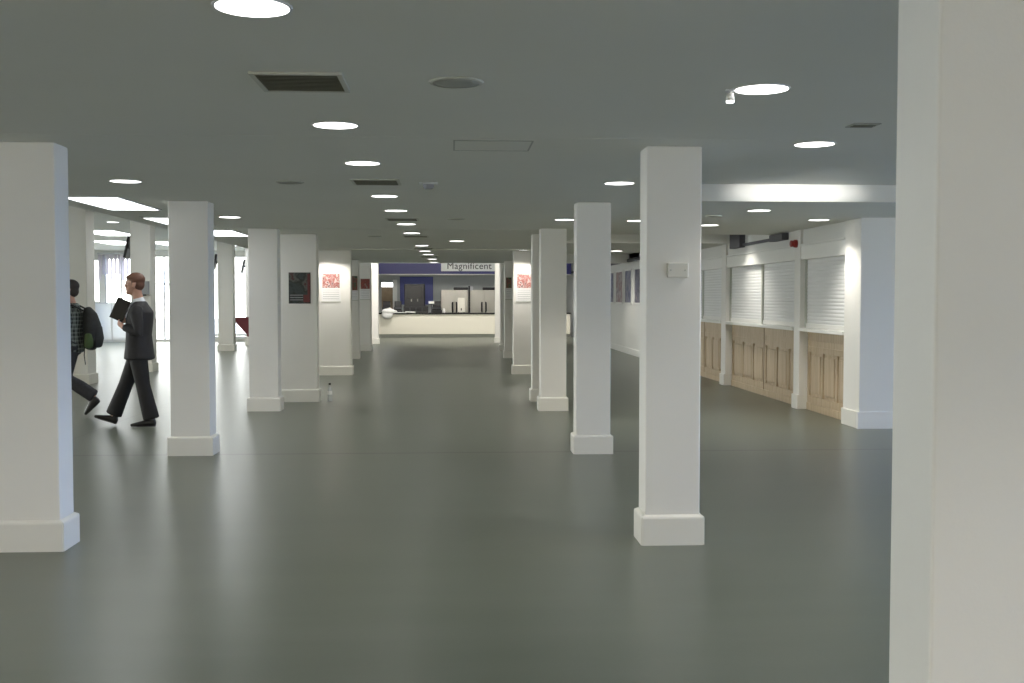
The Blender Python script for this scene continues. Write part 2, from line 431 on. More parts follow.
# right wall with the serving bays
PX = 4.80
struct('wall_right', B((4.85, 5.0, 23.1, 46.2, 0, ZH+0.1)), M['paint'], 'long white wall on the right carrying the framed posters', 'wall')
struct('wall_right', B((5.025, 5.2, 12.65, 23.1, 0, 2.8)), M['paint'], 'wall behind the shutters', 'wall')
for a_, b_, n_ in ((13.0, 14.7, 'near'), (14.95, 18.75, 'middle'), (19.06, 22.8, 'furthest')):
    struct('wall_right', B((4.84, 5.02, a_, b_, 2.287, 2.75 if n_ != 'near' else ZC)), M['paint'], 'white wall strip over the %s shutters' % n_, 'wall')
struct('baseboard_right', B((4.825, 4.85, 23.1, 46.0, 0, 0.17), bevel=0.006), M['trimwhite'], 'white skirting under the wall posters', 'baseboard')
struct('trim_4', B((4.80, 4.85, 23.6, 44.0, 2.52, 2.60)), M['darkgrey'], 'dark rail along the top of the poster wall', 'trim')

# pilasters between the bays
def pilaster(y0, y1, x1, label, top=ZC):
    t = thing('pilaster', label, 'pilaster', (PX, (y0+y1)/2, 0), group='pilasters between the shutters')
    h = (y1-y0)/2
    obj('shaft', B((0, x1-PX, -h, h, 0.19, top), bevel=0.006), M['column'], t)
    obj('plinth', B((-0.025, x1-PX+0.0, -h, h, 0, 0.20), bevel=0.008), M['plinth'], t)
pilaster(12.50, 13.00, 4.97, 'wide white corner pilaster where the shutter row ends near the viewer')
pilaster(14.70, 14.95, 5.02, 'slim white pilaster under the red alarm sounder')
pilaster(18.75, 19.06, 5.02, 'slim white pilaster beyond the pair of shutters')
pilaster(22.80, 23.10, 5.02, 'furthest white pilaster before the poster wall', 2.74)

def bay(y0, y1, muls, labels):
    """one serving bay: housing and ledge shared, a shutter and an oak front per opening"""
    hl = labels['housing']
    t = thing('shutter_housing', hl, 'shutter housing', (PX, (y0+y1)/2, 2.07), group='boxes over the shutters')
    h = (y1-y0)/2
    obj('casing', B((0.01, 0.2, -h, h, 0, 0.19), bevel=0.006), M['trimwhite'], t)
    obj('top_moulding', B((-0.01, 0.05, -h, h, 0.19, 0.215), bevel=0.004), M['trimwhite'], t)
    ledge = obj('counter_ledge', B((-0.02, 0.22, -h, h, 0, 0.05), bevel=0.008), M['trimwhite'])
    ledge.location = (PX, (y0+y1)/2, 1.085)
    tag(ledge, labels['ledge'], 'ledge', 'ledges under the shutters')
    ys = [y0] + muls + [y1]
    for i, (a, b) in enumerate(zip(ys, ys[1:])):
        w = b-a; cy = (a+b)/2
        s = thing('roller_shutter', labels['shutters'][i], 'shutter', (4.90, cy, 1.135), group='closed roller shutters')
        bm = bmesh.new()
        hw = w/2-0.03; z = 0.06; pitch = 0.048
        prof = []
        while z < 0.88:
            for k in range(5):
                u = k/5
                prof.append((-0.006*math.sin(PI*u)**0.7 if 0 < u else 0.0, z+pitch*u))
            z += pitch
        prof.append((0, 0.934))
        va = [bm.verts.new((x, -hw, zz)) for x, zz in prof]; vb = [bm.verts.new((x, hw, zz)) for x, zz in prof]
        vc = [bm.verts.new((0.02, -hw, zz)) for x, zz in prof]; vd = [bm.verts.new((0.02, hw, zz)) for x, zz in prof]
        for k in range(len(prof)-1):
            bm.faces.new((va[k], va[k+1], vb[k+1], vb[k])); bm.faces.new((vc[k], vd[k], vd[k+1], vc[k+1]))
        obj('slat_curtain', bm, M['shutter'], s)
        obj('bottom_rail', B((-0.02, 0.03, -hw, hw, 0.0, 0.06), bevel=0.006), M['trimwhite'], s)
        for sg in (-1, 1):
            obj('guide_rail', B((-0.03, 0.04, sg*(w/2-0.017)-0.016, sg*(w/2-0.017)+0.016, 0, 0.935)), M['ventframe'], s)
        # oak front
        p = thing('panelled_counter', labels['fronts'][i], 'counter front', (4.93, cy, 0), group='panelled oak counter fronts')
        hw = w/2-0.004
        obj('board', B((0.012, 0.09, -hw, hw, 0.0, 1.085)), M['wood'], p)
        fr = bmesh.new()
        box(fr, -0.012, 0.014, -hw, hw, 0.10, 0.20, 0.004); box(fr, -0.012, 0.014, -hw, hw, 0.80, 0.88, 0.004)
        box(fr, -0.012, 0.014, -hw, hw, 0.96, 1.085, 0.004)
        n = 3; st = 0.075
        for k in range(n+1):
            c = -hw + st/2 + (2*hw-st)*k/n
            box(fr, -0.0115, 0.014, c-st/2, c+st/2, 0.20, 0.80, 0.004)
        box(fr, -0.005, 0.014, -hw+0.004, hw-0.004, 0.875, 0.965)
        for sg in (-1, 1):
            box(fr, -0.0115, 0.014, sg*(hw-st/2)-st/2, sg*(hw-st/2)+st/2, 0.88, 0.96, 0.004)
        obj('frame', fr, M['wood'], p)
        for k in range(n):
            c0 = -hw + st + (2*hw-st)*k/n; c1 = -hw + (2*hw-st)*(k+1)/n
            obj('raised_panel', B((-0.009, 0.014, c0+0.04, c1-0.04, 0.245, 0.755), bevel=0.009), M['wood'], p)
        obj('skirting_board', B((-0.022, 0.02, -hw, hw, 0, 0.10), bevel=0.005), M['wood'], p)
        if i > 0:
            j = obj('joint_strip', B((-0.016, 0.02, -hw-0.003, -hw+0.012, 0.1, 1.084)), M['woodgap'], p)
bay(13.00, 14.70, [], dict(housing='white shutter box over the single shutter nearest the viewer', ledge='white ledge under the single shutter nearest the viewer',
    shutters=['white roller shutter, single one in the bay nearest the viewer'], fronts=['oak panelled counter front under the single near shutter']))
bay(14.95, 18.75, [16.78], dict(housing='white shutter box over the middle pair of shutters', ledge='long white ledge under the middle pair of shutters',
    shutters=['white roller shutter of the middle pair, beside the red alarm pilaster', 'white roller shutter of the middle pair, on its far side'],
    fronts=['oak panelled counter front of the middle bay, nearer half', 'oak panelled counter front of the middle bay, further half']))
bay(19.06, 22.80, [20.82], dict(housing='white shutter box over the furthest bay, half hidden by a column', ledge='white ledge of the furthest bay, half hidden by a column',
    shutters=['white roller shutter in the furthest bay just beyond the slim pilaster', 'furthest white roller shutter, mostly hidden behind a column'],
    fronts=['oak counter front in the furthest bay just beyond the slim pilaster', 'furthest oak counter front, mostly hidden behind a column']))

# dark rail and boxes high on the wall in the second recess
t = thing('shutter_track', 'dark grey rail with end boxes high above the middle shutters', 'rail', (4.84, 16.8, 2.38))
obj('rail', B((-0.05, 0.0, -0.82, 0.85, 0.02, 0.06)), M['darkgrey'], t)
obj('end_box', B((-0.10, 0.0, 0.85, 1.49, 0.0, 0.27), bevel=0.008), M['darkgrey'], t)
obj('end_box', B((-0.10, 0.0, -1.46, -0.82, 0.0, 0.10), bevel=0.008), M['darkgrey'], t)
# red sounder
t = thing('alarm_sounder', 'small red fire alarm sounder on the pilaster top', 'alarm', (4.80, 14.85, 2.30))
bm = bmesh.new(); lathe(bm, [(0, 0), (0.055, 0), (0.055, -0.035), (0.045, -0.05), (0, -0.05)], 24, axis='X'); obj('base', bm, M['red'], t, fixn=True)
bm = bmesh.new(); lathe(bm, [(0, -0.05), (0.04, -0.05), (0.047, -0.085), (0.03, -0.095), (0, -0.095)], 24, axis='X'); obj('horn', bm, M['red'], t)

# ------------------------------------------------------------------ columns
COLN = 'white columns in two long rows'
G2 = 'white columns of the outer row by the windows'
def column(x0, x1, y0, y1, label, po=0.027, top=ZC, hp=0.19, grp=COLN):
    if grp == G2: top = ZH
    t = thing('column', label, 'column', ((x0+x1)/2, (y0+y1)/2, 0), group=grp, kind='thing')
    hx, hy = (x1-x0)/2, (y1-y0)/2
    obj('shaft', B((-hx, hx, -hy, hy, hp-0.005, top), bevel=0.008), M['column'], t)
    bm = bmesh.new()
    rings = []
    for o, z in ((po, 0), (po, hp-0.022), (po-0.004, hp-0.012), (0.004, hp), (-0.01, hp)):
        rings.append([bm.verts.new((sx*(hx+o), sy*(hy+o), z)) for sx, sy in ((-1, -1), (1, -1), (1, 1), (-1, 1))])
    for a, b in zip(rings, rings[1:]):
        for k in range(4): bm.faces.new((a[k], a[(k+1) % 4], b[(k+1) % 4], b[k]))
    bm.faces.new(rings[0][::-1])
    es = [e for e in bm.edges if abs(e.verts[0].co.z-e.verts[1].co.z) > 0.05]
    bmesh.ops.bevel(bm, geom=es, offset=0.008, segments=2, affect='EDGES')
    obj('plinth', bm, M['plinth'], t)
    return t
# right row
column(1.216, 1.57, 2.66, 2.92, 'white column closest to the viewer, filling the right edge of the view')
colA = column(1.205, 1.55, 6.66, 6.90, 'white column with a small cream plate high on its face')
column(1.225, 1.565, 10.60, 10.85, 'bluish white column just behind the one with the cream plate')
column(1.205, 1.56, 14.68, 14.92, 'white column third behind the cream plate, half of a close pair')
column(1.19, 1.55, 16.02, 16.26, 'white column mostly hidden by its twin in the right hand row')
column(1.235, 1.60, 21.75, 22.0, 'spotlit white column carrying a red photo calendar on the right row')
column(1.34, 1.70, 27.6, 27.85, 'white column with a dark photo calendar on the right row')
column(1.40, 1.76, 31.4, 31.65, 'white column second from the far counter on the right row', top=ZH)
column(1.47, 1.83, 36.9, 37.15, 'white column last before the far counter on the right row', top=ZH)
# left row
column(-2.77, -2.395, 6.70, 6.94, 'white column nearest on the left row, hiding the backpack walker')
column(-2.755, -2.37, 10.70, 10.97, 'white column just right of the man in the suit')
column(-2.76, -2.365, 14.85, 15.12, 'white column on the left row before the one with a dark poster')
column(-2.56, -2.00, 16.15, 16.40, 'white column with a dark poster, bottle standing at its foot')
column(-2.66, -2.01, 21.66, 21.95, 'brightly spotlit white column with a red photo calendar on the left row')
column(-2.72, -2.35, 27.4, 27.66, 'narrow slice of white column with a green picture on the left row')
column(-2.75, -2.345, 31.5, 31.75, 'white column with a crimson photo calendar on the left row', top=ZH)
column(-2.82, -2.455, 36.2, 36.45, 'white column last before the far counter on the left row', top=ZH)
# outer left row
column(-6.90, -6.48, 19.60, 20.05, 'white column behind the backpack walker', grp=G2)
column(-6.66, -6.25, 22.85, 23.25, 'white column behind the suited man, black screen on its side', grp=G2)
column(-6.77, -6.33, 31.7, 32.05, 'white column standing before the bright window beside the maroon chair', grp=G2)

# ------------------------------------------------------------------ posters
def calendar(x, y, zt, w, hpic, hpage, pm, label, grp='photo calendars on the columns'):
    t = thing('wall_calendar', label, 'calendar', (x, y, zt), group=grp)
    obj('photo_sheet', B((-w/2+0.02, w/2-0.02, -0.012, -0.001, -hpic, 0)), pm, t)
    pg = obj('month_page', B((-w/2, w/2, -0.009, -0.001, -hpic-hpage, -hpic-0.004)), M['paper'], t)
    g = bmesh.new()
    for k in range(1, 6):
        z = -hpic-hpage*k/6.2; box(g, -w/2+0.03, w/2-0.03, -0.0105, -0.009, z, z+0.006)
    obj('printed_lines', g, M['grey'], pg)
    b = obj('bottom_strip', B((-w/2, w/2, -0.014, -0.001, -hpic-hpage-0.018, -hpic-hpage)), M['ventframe'], t)
calendar(-2.40, 21.66, 2.02, 0.38, 0.28, 0.27, M['pic_red'], 'wall calendar with red photo on the spotlit left row column')
calendar(1.45, 21.75, 2.02, 0.32, 0.28, 0.27, M['pic_red'], 'wall calendar with red photo on the spotlit right row column')
calendar(-2.455, 27.4, 2.09, 0.20, 0.36, 0.24, M['pic_green'], 'wall calendar with dark green photo on a far left row column')
calendar(-2.51, 31.5, 2.09, 0.30, 0.29, 0.30, M['pic_red2'], 'wall calendar with crimson photo on the far left row')
calendar(1.45, 27.6, 2.06, 0.18, 0.27, 0.28, M['pic_green'], 'wall calendar with dark photo on a far right row column')
t = thing('poster', 'dark photographic poster with a red corner on the left row column', 'poster', (-2.25, 16.15, 1.92), group=None)
obj('sheet', B((-0.16, 0.16, -0.010, -0.001, -0.46, 0)), M['pic_dark'], t)
obj('red_print_block', B((0.055, 0.15, -0.0115, -0.010, -0.44, -0.33), (0.115, 0.155, -0.0115, -0.010, -0.33, -0.02)), M['pic_crimson_block'], t)
g = bmesh.new()
for k in range(3): box(g, -0.14, 0.05, -0.0115, -0.010, -0.34-0.035*k, -0.33-0.035*k)
obj('text_lines', g, M['grey'], t)
# cream plate on the near column
t = thing('wall_plate', 'small cream blank plate on the near column face', 'plate', (1.41, 6.66, 1.72))
obj('plate', B((-0.075, 0.055, -0.016, 0, -0.045, 0.045), bevel=0.004), M['plate'], t)
for sx in (-0.055, 0.035):
    sc_ = bmesh.new(); lathe(sc_, [(0, -0.019), (0.005, -0.019), (0.006, -0.0155)], 10, (sx, 0, 0), 'Y')
    obj('screw', sc_, M['ventframe'], t)
# posters along the right wall
for i, (ya, yb) in enumerate([(24.1, 25.25), (25.7, 26.85), (27.3, 28.45), (28.95, 30.1), (30.45, 31.75), (32.1, 33.3), (33.7, 34.9)]):
    lab = ['framed poster on the right wall nearest the shutters', 'framed poster on the right wall second from the shutters',
           'framed dark blue poster on the right wall beside the column with the plate', 'framed blue poster on the right wall, middle of the visible strip',
           'framed pinkish poster on the right wall, in the visible gap between columns', 'framed dark poster at the far end of the visible gap',
           'furthest framed poster on the right wall'][i]
    t = thing('framed_poster', lab, 'poster', (4.85, (ya+yb)/2, 1.37), group='framed posters on the right wall')
    h = (yb-ya)/2
    obj('print', B((-0.012, -0.004, -h+0.04, h-0.04, 0.04, 0.92)), M['poster%d' % (2 if i == 4 else i % 2)], t)
    obj('frame', B((-0.025, 0, -h, -h+0.045, 0, 0.96), (-0.025, 0, h-0.045, h, 0, 0.96), (-0.025, 0, -h+0.045, h-0.045, 0, 0.045), (-0.025, 0, -h+0.045, h-0.045, 0.915, 0.96)), M['trimwhite'], t)
t = thing('banner', 'tall dark banner at the far end of the right wall', 'banner', (4.85, 41.5, 0.8))
obj('cloth', B((-0.03, -0.005, -0.5, 0.5, 1.4-0.05, 2.3)), M['darkgrey'], t)
obj('lower_strip', B((-0.03, -0.005, -0.5, 0.5, 0.35, 1.34)), M['greywall'], t)

# ------------------------------------------------------------------ ceiling fittings
def ordinal(n): return ['nearest', 'second', 'third', 'fourth', 'fifth', 'sixth', 'seventh', 'eighth', 'ninth', 'tenth', 'eleventh', 'twelfth', 'thirteenth', 'fourteenth'][n]
def make_downlight():
    t = thing('downlight', '', 'ceiling light', (0, 0, ZC))
    bm = bmesh.new()
    lathe(bm, [(0.118, -0.004), (0.120, -0.005), (0.127, -0.004), (0.129, 0.0), (0.118, 0.0)], 40)
    obj('trim_ring', bm, M['lampring'], t, smooth=True)
    bm = bmesh.new(); lathe(bm, [(0, -0.0035), (0.119, -0.0035), (0.119, 0.001), (0, 0.001)], 40)
    obj('lens', bm, M['lamp'], t)
    return t
LAMP_W = 38.0
lamp_data = bpy.data.lights.new('downlight_lamp', 'SPOT')
lamp_data.energy = LAMP_W; lamp_data.spot_size = math.radians(126); lamp_data.spot_blend = 0.75
lamp_data.shadow_soft_size = 0.09; lamp_data.color = (1.0, 0.95, 0.86)
proto = make_downlight(); used = [False]
def downlight(x, y, label, group, z=ZC, tilt=None, power=1.0):
    o = proto if not used[0] else copy_tree(proto)
    used[0] = True
    o.location = (x, y, z); tag(o, label, 'ceiling light', group)
    l = bpy.data.objects.new('downlight_lamp', lamp_data); COL.objects.link(l)
    if power != 1.0:
        l.data = lamp_data.copy(); l.data.energy = LAMP_W*power
    l.parent = o; l.location = (0, 0, -0.02)
    if tilt:
        l.rotation_euler = tilt
    if 'washing the' in label:
        l.data = lamp_data.copy(); l.data.energy = 50; l.data.spot_size = math.radians(140); l.data.spot_blend = 0.35; l.data.shadow_soft_size = 0.03
    return o
mid = [(-0.64, 3.56), (-0.63, 5.95), (-0.62, 7.61), (-0.62, 10.06), (-0.60, 11.73), (-0.58, 13.87), (-0.58, 15.79), (-0.54, 19.57), (-0.54, 21.88), (-0.51, 23.6), (-0.48, 26.41), (-0.48, 28.9)]
for i, (x, y) in enumerate(mid):
    downlight(x, y, 'round lit downlight in the long middle row, %s from the viewer' % ordinal(i), 'downlights of the middle row', power=0.85)
for i, (x, y) in enumerate([(1.39, 4.82), (1.37, 8.82), (1.36, 12.98), (1.38, 16.9), (1.41, 21.25)]):
    downlight(x, y, ['round lit downlight beside the tiny white spotlight', 'round lit downlight just before the bluish white column, left of the plate column top',
        'round lit downlight peeping out left of the bluish white column', 'round downlight between the close pair and the spotlit right column',
        'round downlight washing the spotlit right row column'][i], 'downlights along the right row')
for i, (x, y) in enumerate([(-2.6, 4.75), (-2.62, 8.89), (-2.58, 12.78), (-2.5, 16.9), (-2.44, 21.15)]):
    downlight(x, y, ['downlight before the nearest left column', 'round lit downlight between the nearest left column and the next, above the light panel',
        'round lit downlight seen just right of the column beside the suited man', 'round downlight hidden behind the dark poster column top',
        'round downlight washing the spotlit left row column'][i], 'downlights along the left row')
downlight(2.21, 6.52, 'round lit downlight at the edge of the near ceiling recess', 'downlights over the right aisle', power=1.2)
# eyeball lamp of the recess washing the beam
sp = bpy.data.lights.new('beam_washer', 'SPOT'); sp.energy = 520; sp.spot_size = math.radians(19); sp.spot_blend = 1.0
sp.shadow_soft_size = 0.05; sp.color = (1.0, 0.98, 0.94)
washer = thing('eyeball_spotlight', 'white eyeball spotlight inside the near ceiling recess, aimed at the beam', 'spotlight', (3.35, 7.08, 2.65))
bm = bmesh.new(); lathe(bm, [(0, -0.25), (0.03, -0.25), (0.042, -0.16), (0.012, -0.15), (0.012, -0.012), (0.05, -0.006), (0.055, 0), (0, 0)], 24); obj('body', bm, M['lampring'], washer)
so = bpy.data.objects.new('beam_washer', sp); COL.objects.link(so); so.parent = washer
so.location = (0, 0.06, -0.22); so.rotation_euler = (math.radians(92.4), 0, 0); so.scale = (1.5, 0.4, 1)
for i, (x, y) in enumerate([(3.3, 11.5), (3.32, 13.85), (4.42, 12.85), (2.25, 13.1), (3.3, 21.6)]):
    downlight(x, y, power=2.0 if i == 2 else 0.9, group='downlights over the right aisle', label=['round lit downlight over the right aisle just behind the white beam', 'round lit downlight over the right aisle beside the column with the plate',
        'round lit downlight close to the corner pilaster, washing its face', 'round lit downlight just left of the column with the plate',
        'round lit downlight far over the right aisle before the poster wall'][i])
for i, (x, y) in enumerate([(4.3, 17.2)]):
    downlight(x, y, 'downlight in the second recess lighting the wall above the middle shutters', 'downlights over the right aisle', z=2.66, power=2.2)
for i, (x, y) in enumerate([(3.9, 25.5), (3.9, 28.6)]):
    downlight(x, y, ['downlight in the far recess nearer the shutters', 'downlight in the far recess nearer the end'][i], 'downlights over the right aisle', z=2.74, power=2.2)
downlight(0.08, 17.98, 'single round lit downlight right of the middle row beyond the speaker', 'downlights of the middle row')
downlight(-7.42, 24.2, 'round downlight in the higher ceiling by the windows', 'downlights along the left row', z=ZH, power=0.6)
# lamps behind the viewer that light the near column faces
for i, (x, y) in enumerate([(-0.64, 0.4), (1.39, 0.8), (-2.6, 0.75), (-2.6, -3.0), (1.39, -3.0), (3.6, 3.5), (-3.4, 3.0), (-0.64, -2.5)]):
    downlight(x, y, 'round downlight above and behind the viewer', 'downlights behind the viewer', power=2.4 if (x, y) == (1.39, 0.8) else 1.2)
# far counter room: unseen lamps, the nearer pair tilted to brighten sign and counter
for i, (x, y) in enumerate([(-1.9, 34.0), (0.5, 34.0), (-1.8, 40.6), (0.9, 40.6), (3.5, 40.6)]):
    downlight(x, y, 'round downlight in the high ceiling by the far counter, hidden by the lower ceiling', 'downlights by the far counter', z=ZH, power=7.0 if y > 35 else 14.0, tilt=None if y > 35 else (math.radians(62), 0, 0))

def light_panel(x0, x1, y0, y1, label, z=ZC):
    t = thing('light_panel', label, 'light panel', ((x0+x1)/2, (y0+y1)/2, z), group='bright ceiling light panels')
    hx, hy = (x1-x0)/2, (y1-y0)/2; f = 0.025
    obj('frame', B((-hx-f, -hx, -hy-f, hy+f, -0.012, 0), (hx, hx+f, -hy-f, hy+f, -0.012, 0), (-hx, hx, -hy-f, -hy, -0.012, 0), (-hx, hx, hy, hy+f, -0.012, 0)), M['lampring'], t)
    obj('diffuser', B((-hx, hx, -hy, hy, -0.008, 0)), M['tube'], t)
light_panel(-3.60, -3.10, 10.25, 11.70, 'largest bright rectangular light panel above the suited man')
light_panel(-3.60, -3.10, 12.85, 14.30, 'bright light panel partly hidden by the column beside the suited man')
light_panel(-3.55, -3.05, 15.15, 16.6, 'bright light panel seen right of the column beside the suited man')
for a_, b_, c_, d_, lab in [(-9.2, -8.3, 27.0, 29.4, 'wide light panel left of the black screen, nearer of two'), (-10.55, -9.6, 32.0, 34.4, 'wide light panel left of the black screen, further of two'),
        (-6.5, -5.6, 27.0, 29.4, 'wide light panel glimpsed over the column by the bright window'), (-6.9, -6.0, 32.6, 35.0, 'wide light panel glimpsed above the maroon chair'),
        (-9.0, -8.1, 32.4, 34.8, 'wide light panel before the glazed door'),
        (-5.4, -4.5, 20.0, 22.4, 'wide light panel hidden behind the column beside the suited man')]:
    light_panel(a_, b_, c_, d_, lab, ZH)
light_panel(-2.4, -0.6, 43.3, 43.9, 'long unseen light panel added to brighten the left of the far kitchen', ZH)  # both kitchen panels are added out of sight to brighten the back wall
light_panel(0.4, 2.2, 43.3, 43.9, 'long unseen light panel added to brighten the right of the far kitchen', ZH)

def vent(x, y, label, s=(0.385, 0.40)):
    t = thing('air_vent', label, 'vent', (x, y, ZC), group='dark square vents in the middle row')
    hx, hy = s[0]/2, s[1]/2; f = 0.022
    obj('frame', B((-hx, hx, -hy, -hy+f, -0.01, 0), (-hx, hx, hy-f, hy, -0.01, 0), (-hx, -hx+f, -hy+f, hy-f, -0.01, 0), (hx-f, hx, -hy+f, hy-f, -0.01, 0)), M['ventframe'], t)
    obj('backing', B((-hx+f, hx-f, -hy+f, hy-f, -0.003, 0)), M['ventdark'], t)
    g = bmesh.new(); n = 12
    for k in range(n):
        yy = -hy+f+(2*hy-2*f)*(k+0.5)/n
        rot_box(g, (0, yy, -0.006), (2*hx-2*f, 0.018, 0.002), Matrix.Rotation(0.5, 3, 'X'))
    obj('louvre', g, M['ventslat'], t)
for i, (x, y) in enumerate([(-0.65, 4.77), (-0.61, 8.82), (-0.59, 13.0), (-0.55, 16.6), (-0.54, 20.7), (-0.52, 24.9)]):
    vent(x, y, 'dark square air vent in the middle ceiling, %s from the viewer' % ordinal(i))
def ceiling_speaker(x, y, r, label):
    t = thing('ceiling_speaker', label, 'speaker', (x, y, ZC), group='round ceiling speakers')
    bm = bmesh.new(); lathe(bm, [(r-0.012, -0.008), (r, -0.006), (r+0.004, 0), (r-0.012, 0)], 36); obj('rim', bm, M['ventframe'], t, smooth=True)
    bm = bmesh.new(); lathe(bm, [(0, -0.010), (r*0.6, -0.009), (r-0.011, -0.006), (r-0.011, 0), (0, 0)], 36); obj('grille', bm, M['speaker'], t, smooth=True)
ceiling_speaker(0.02, 4.74, 0.115, 'round grey ceiling speaker nearest the viewer, right of the first vent')
ceiling_speaker(-1.31, 8.89, 0.11, 'faint round ceiling speaker left of the second vent')
ceiling_speaker(0.05, 12.95, 0.11, 'faint round ceiling speaker right of the third vent')
ceiling_speaker(-1.18, 16.6, 0.11, 'faint round ceiling speaker left of the fourth vent')
ceiling_speaker(3.0, 12.3, 0.09, 'faint round ceiling speaker over the right aisle behind the beam')
t = thing('smoke_detector', 'small white smoke detector on a square base right of the second vent', 'smoke detector', (-0.19, 8.9, ZC))
obj('base', B((-0.075, 0.075, -0.075, 0.075, -0.012, 0), bevel=0.004), M['lampring'], t)
bm = bmesh.new(); lathe(bm, [(0, -0.05), (0.03, -0.05), (0.045, -0.035), (0.045, -0.012), (0, -0.012)], 24); obj('sensor', bm, M['grey'], t)
t = thing('ceiling_grille', 'narrow grey slot grille in the ceiling beside the near recess', 'grille', (2.23, 5.79, ZC))
obj('frame', B((-0.075, 0.075, -0.07, 0.07, -0.006, 0), bevel=0.002), M['speaker'], t)
obj('slot', B((-0.06, 0.06, -0.03, -0.005, -0.008, -0.006), (-0.06, 0.06, 0.01, 0.035, -0.008, -0.006)), M['ventdark'], t)
t = thing('access_hatch', 'flush square access hatch in the ceiling, outlined by a thin line', 'hatch', (0.25, 6.7, ZC))
obj('hatch_door', B((-0.23, 0.23, -0.21, 0.21, -0.002, 0)), M['ceiling'], t)
obj('frame', B((-0.24, 0.24, -0.22, -0.21, -0.004, 0), (-0.24, 0.24, 0.21, 0.22, -0.004, 0), (-0.24, -0.23, -0.21, 0.21, -0.004, 0), (0.23, 0.24, -0.21, 0.21, -0.004, 0)), M['speaker'], t)
t = thing('spotlight', 'tiny white spotlight hanging from the ceiling beside a downlight', 'spotlight', (1.255, 4.85, ZC))
bm = bmesh.new(); lathe(bm, [(0, 0), (0.022, 0), (0.022, -0.008), (0.007, -0.010), (0.007, -0.02), (0, -0.02)], 16); obj('mount', bm, M['lampring'], t)
bm = bmesh.new(); lathe(bm, [(0, -0.015), (0.014, -0.015), (0.022, -0.05), (0.018, -0.05), (0, -0.045)], 16); obj('lamp_head', bm, M['trimwhite'], t, smooth=True)
bm = bmesh.new(); lathe(bm, [(0, -0.049), (0.0185, -0.049), (0.0175, -0.058), (0, -0.062)], 16); obj('bulb', bm, M['lamp'], t, smooth=True)
# fine joint in the ceiling
struct('trim_5', B((EX, 1.92, 6.36, 6.366, ZC-0.001, ZC), (EX, 1.92, 14.9, 14.91, ZC-0.0015, ZC), (EX, 1.92, 20.9, 20.94, ZC-0.02, ZC)), M['ceiling'], 'fine joints across the ceiling', 'trim')

# ------------------------------------------------------------------ far serving counter
CY = 41.95
cx0, cx1 = -3.3, 4.6
t = thing('serving_counter', 'long cream fronted serving counter across the far end', 'counter', ((cx0+cx1)/2, CY, 0))
hw = (cx1-cx0)/2
obj('front_panel', B((-hw, hw, 0, 0.05, 0.13, 0.90), bevel=0.004), M['cream'], t)
obj('toe_kick', B((-hw, hw, 0.06, 0.12, 0, 0.13)), M['speaker'], t)
obj('carcass', B((-hw, hw, 0.12, 0.75, 0.10, 0.90)), M['greywall'], t)
obj('worktop', B((-hw-0.03, hw+0.03, -0.04, 0.8, 0.90, 0.955), bevel=0.008), M['worktop'], t)
struct('wall_kitchen', B((HX, -2.98, 46.0, 46.2, 0, ZH+0.1), (-2.5, 4.85, 46.0, 46.2, 0, ZH+0.1), (-2.98, -2.5, 46.0, 46.2, 2.18, ZH+0.1)), M['greywall'], 'grey wall behind the far counter', 'wall')
struct('wall_partition', B((HX-0.15, HX, YE, 46.2, 0, ZH+0.1)), M['paint'], 'wall between the windows and the counter room', 'wall')
d = struct('door_1', B((-2.98, -2.5, 46.05, 46.1, 0, 2.0)), M['tan'], 'tan door behind the far counter', 'door')
tr = obj('glowing_fanlight', B((-2.98, -2.5, 46.05, 46.1, 2.0, 2.18)), M['tube'], d)  # solid emissive block, the brightness over the door is put in as glow
struct('trim_6', B((-2.5, -2.32, 45.9, 46.0, 0, 2.3), bevel=0.004), M['trimwhite'], 'white door post behind the far counter', 'trim')
# fascia and sign
t = thing('fascia', 'navy blue fascia band above the far counter', 'fascia', (0.75, CY+0.1, 2.46), kind='thing')
obj('board', B((-4.0, 3.9, 0, 0.12, 0, 0.735), bevel=0.004), M['navy'], t)
obj('bottom_edge', B((-4.0, 3.9, -0.01, 0.14, -0.03, 0.0)), M['trimwhite'], t)
sx0, sx1 = -0.42, 1.70
t = thing('shop_sign', 'pale sign with dark lettering fixed on the navy fascia', 'sign', ((sx0+sx1)/2, CY+0.088, 2.57))
obj('sign_board', B((-1.06, 1.06, -0.06, 0, 0, 0.60), bevel=0.006), M['signwhite'], t)
cu = bpy.data.curves.new('lettering', 'FONT'); cu.body = 'Magnificent'; cu.size = 0.36; cu.extrude = 0.008
cu.align_x = 'CENTER'; cu.space_character = 1.05
tmp = bpy.data.objects.new('lettering_curve', cu); COL.objects.link(tmp)
lm = bpy.data.meshes.new_from_object(tmp.evaluated_get(bpy.context.evaluated_depsgraph_get())); bpy.data.objects.remove(tmp)
lo = bpy.data.objects.new('lettering', lm); COL.objects.link(lo); lm.materials.clear(); lm.materials.append(M['letter'])
lo.parent = t; lo.location = (0.03, -0.068, 0.085); lo.rotation_euler = (PI/2, 0, 0)
# blue board on the back wall
t = thing('notice_board', 'square blue board on the grey wall behind the coffee machine', 'board', (-1.5, 46.0, 1.25))
obj('panel', B((-0.68, 0.68, -0.04, 0, 0, 1.15), bevel=0.006), M['blueboard'], t)
obj('rim', B((-0.70, 0.70, -0.05, -0.03, 1.15, 1.18), (-0.70, -0.68, -0.05, -0.03, 0, 1.15), (0.68, 0.70, -0.05, -0.03, 0, 1.15)), M['navy'], t)
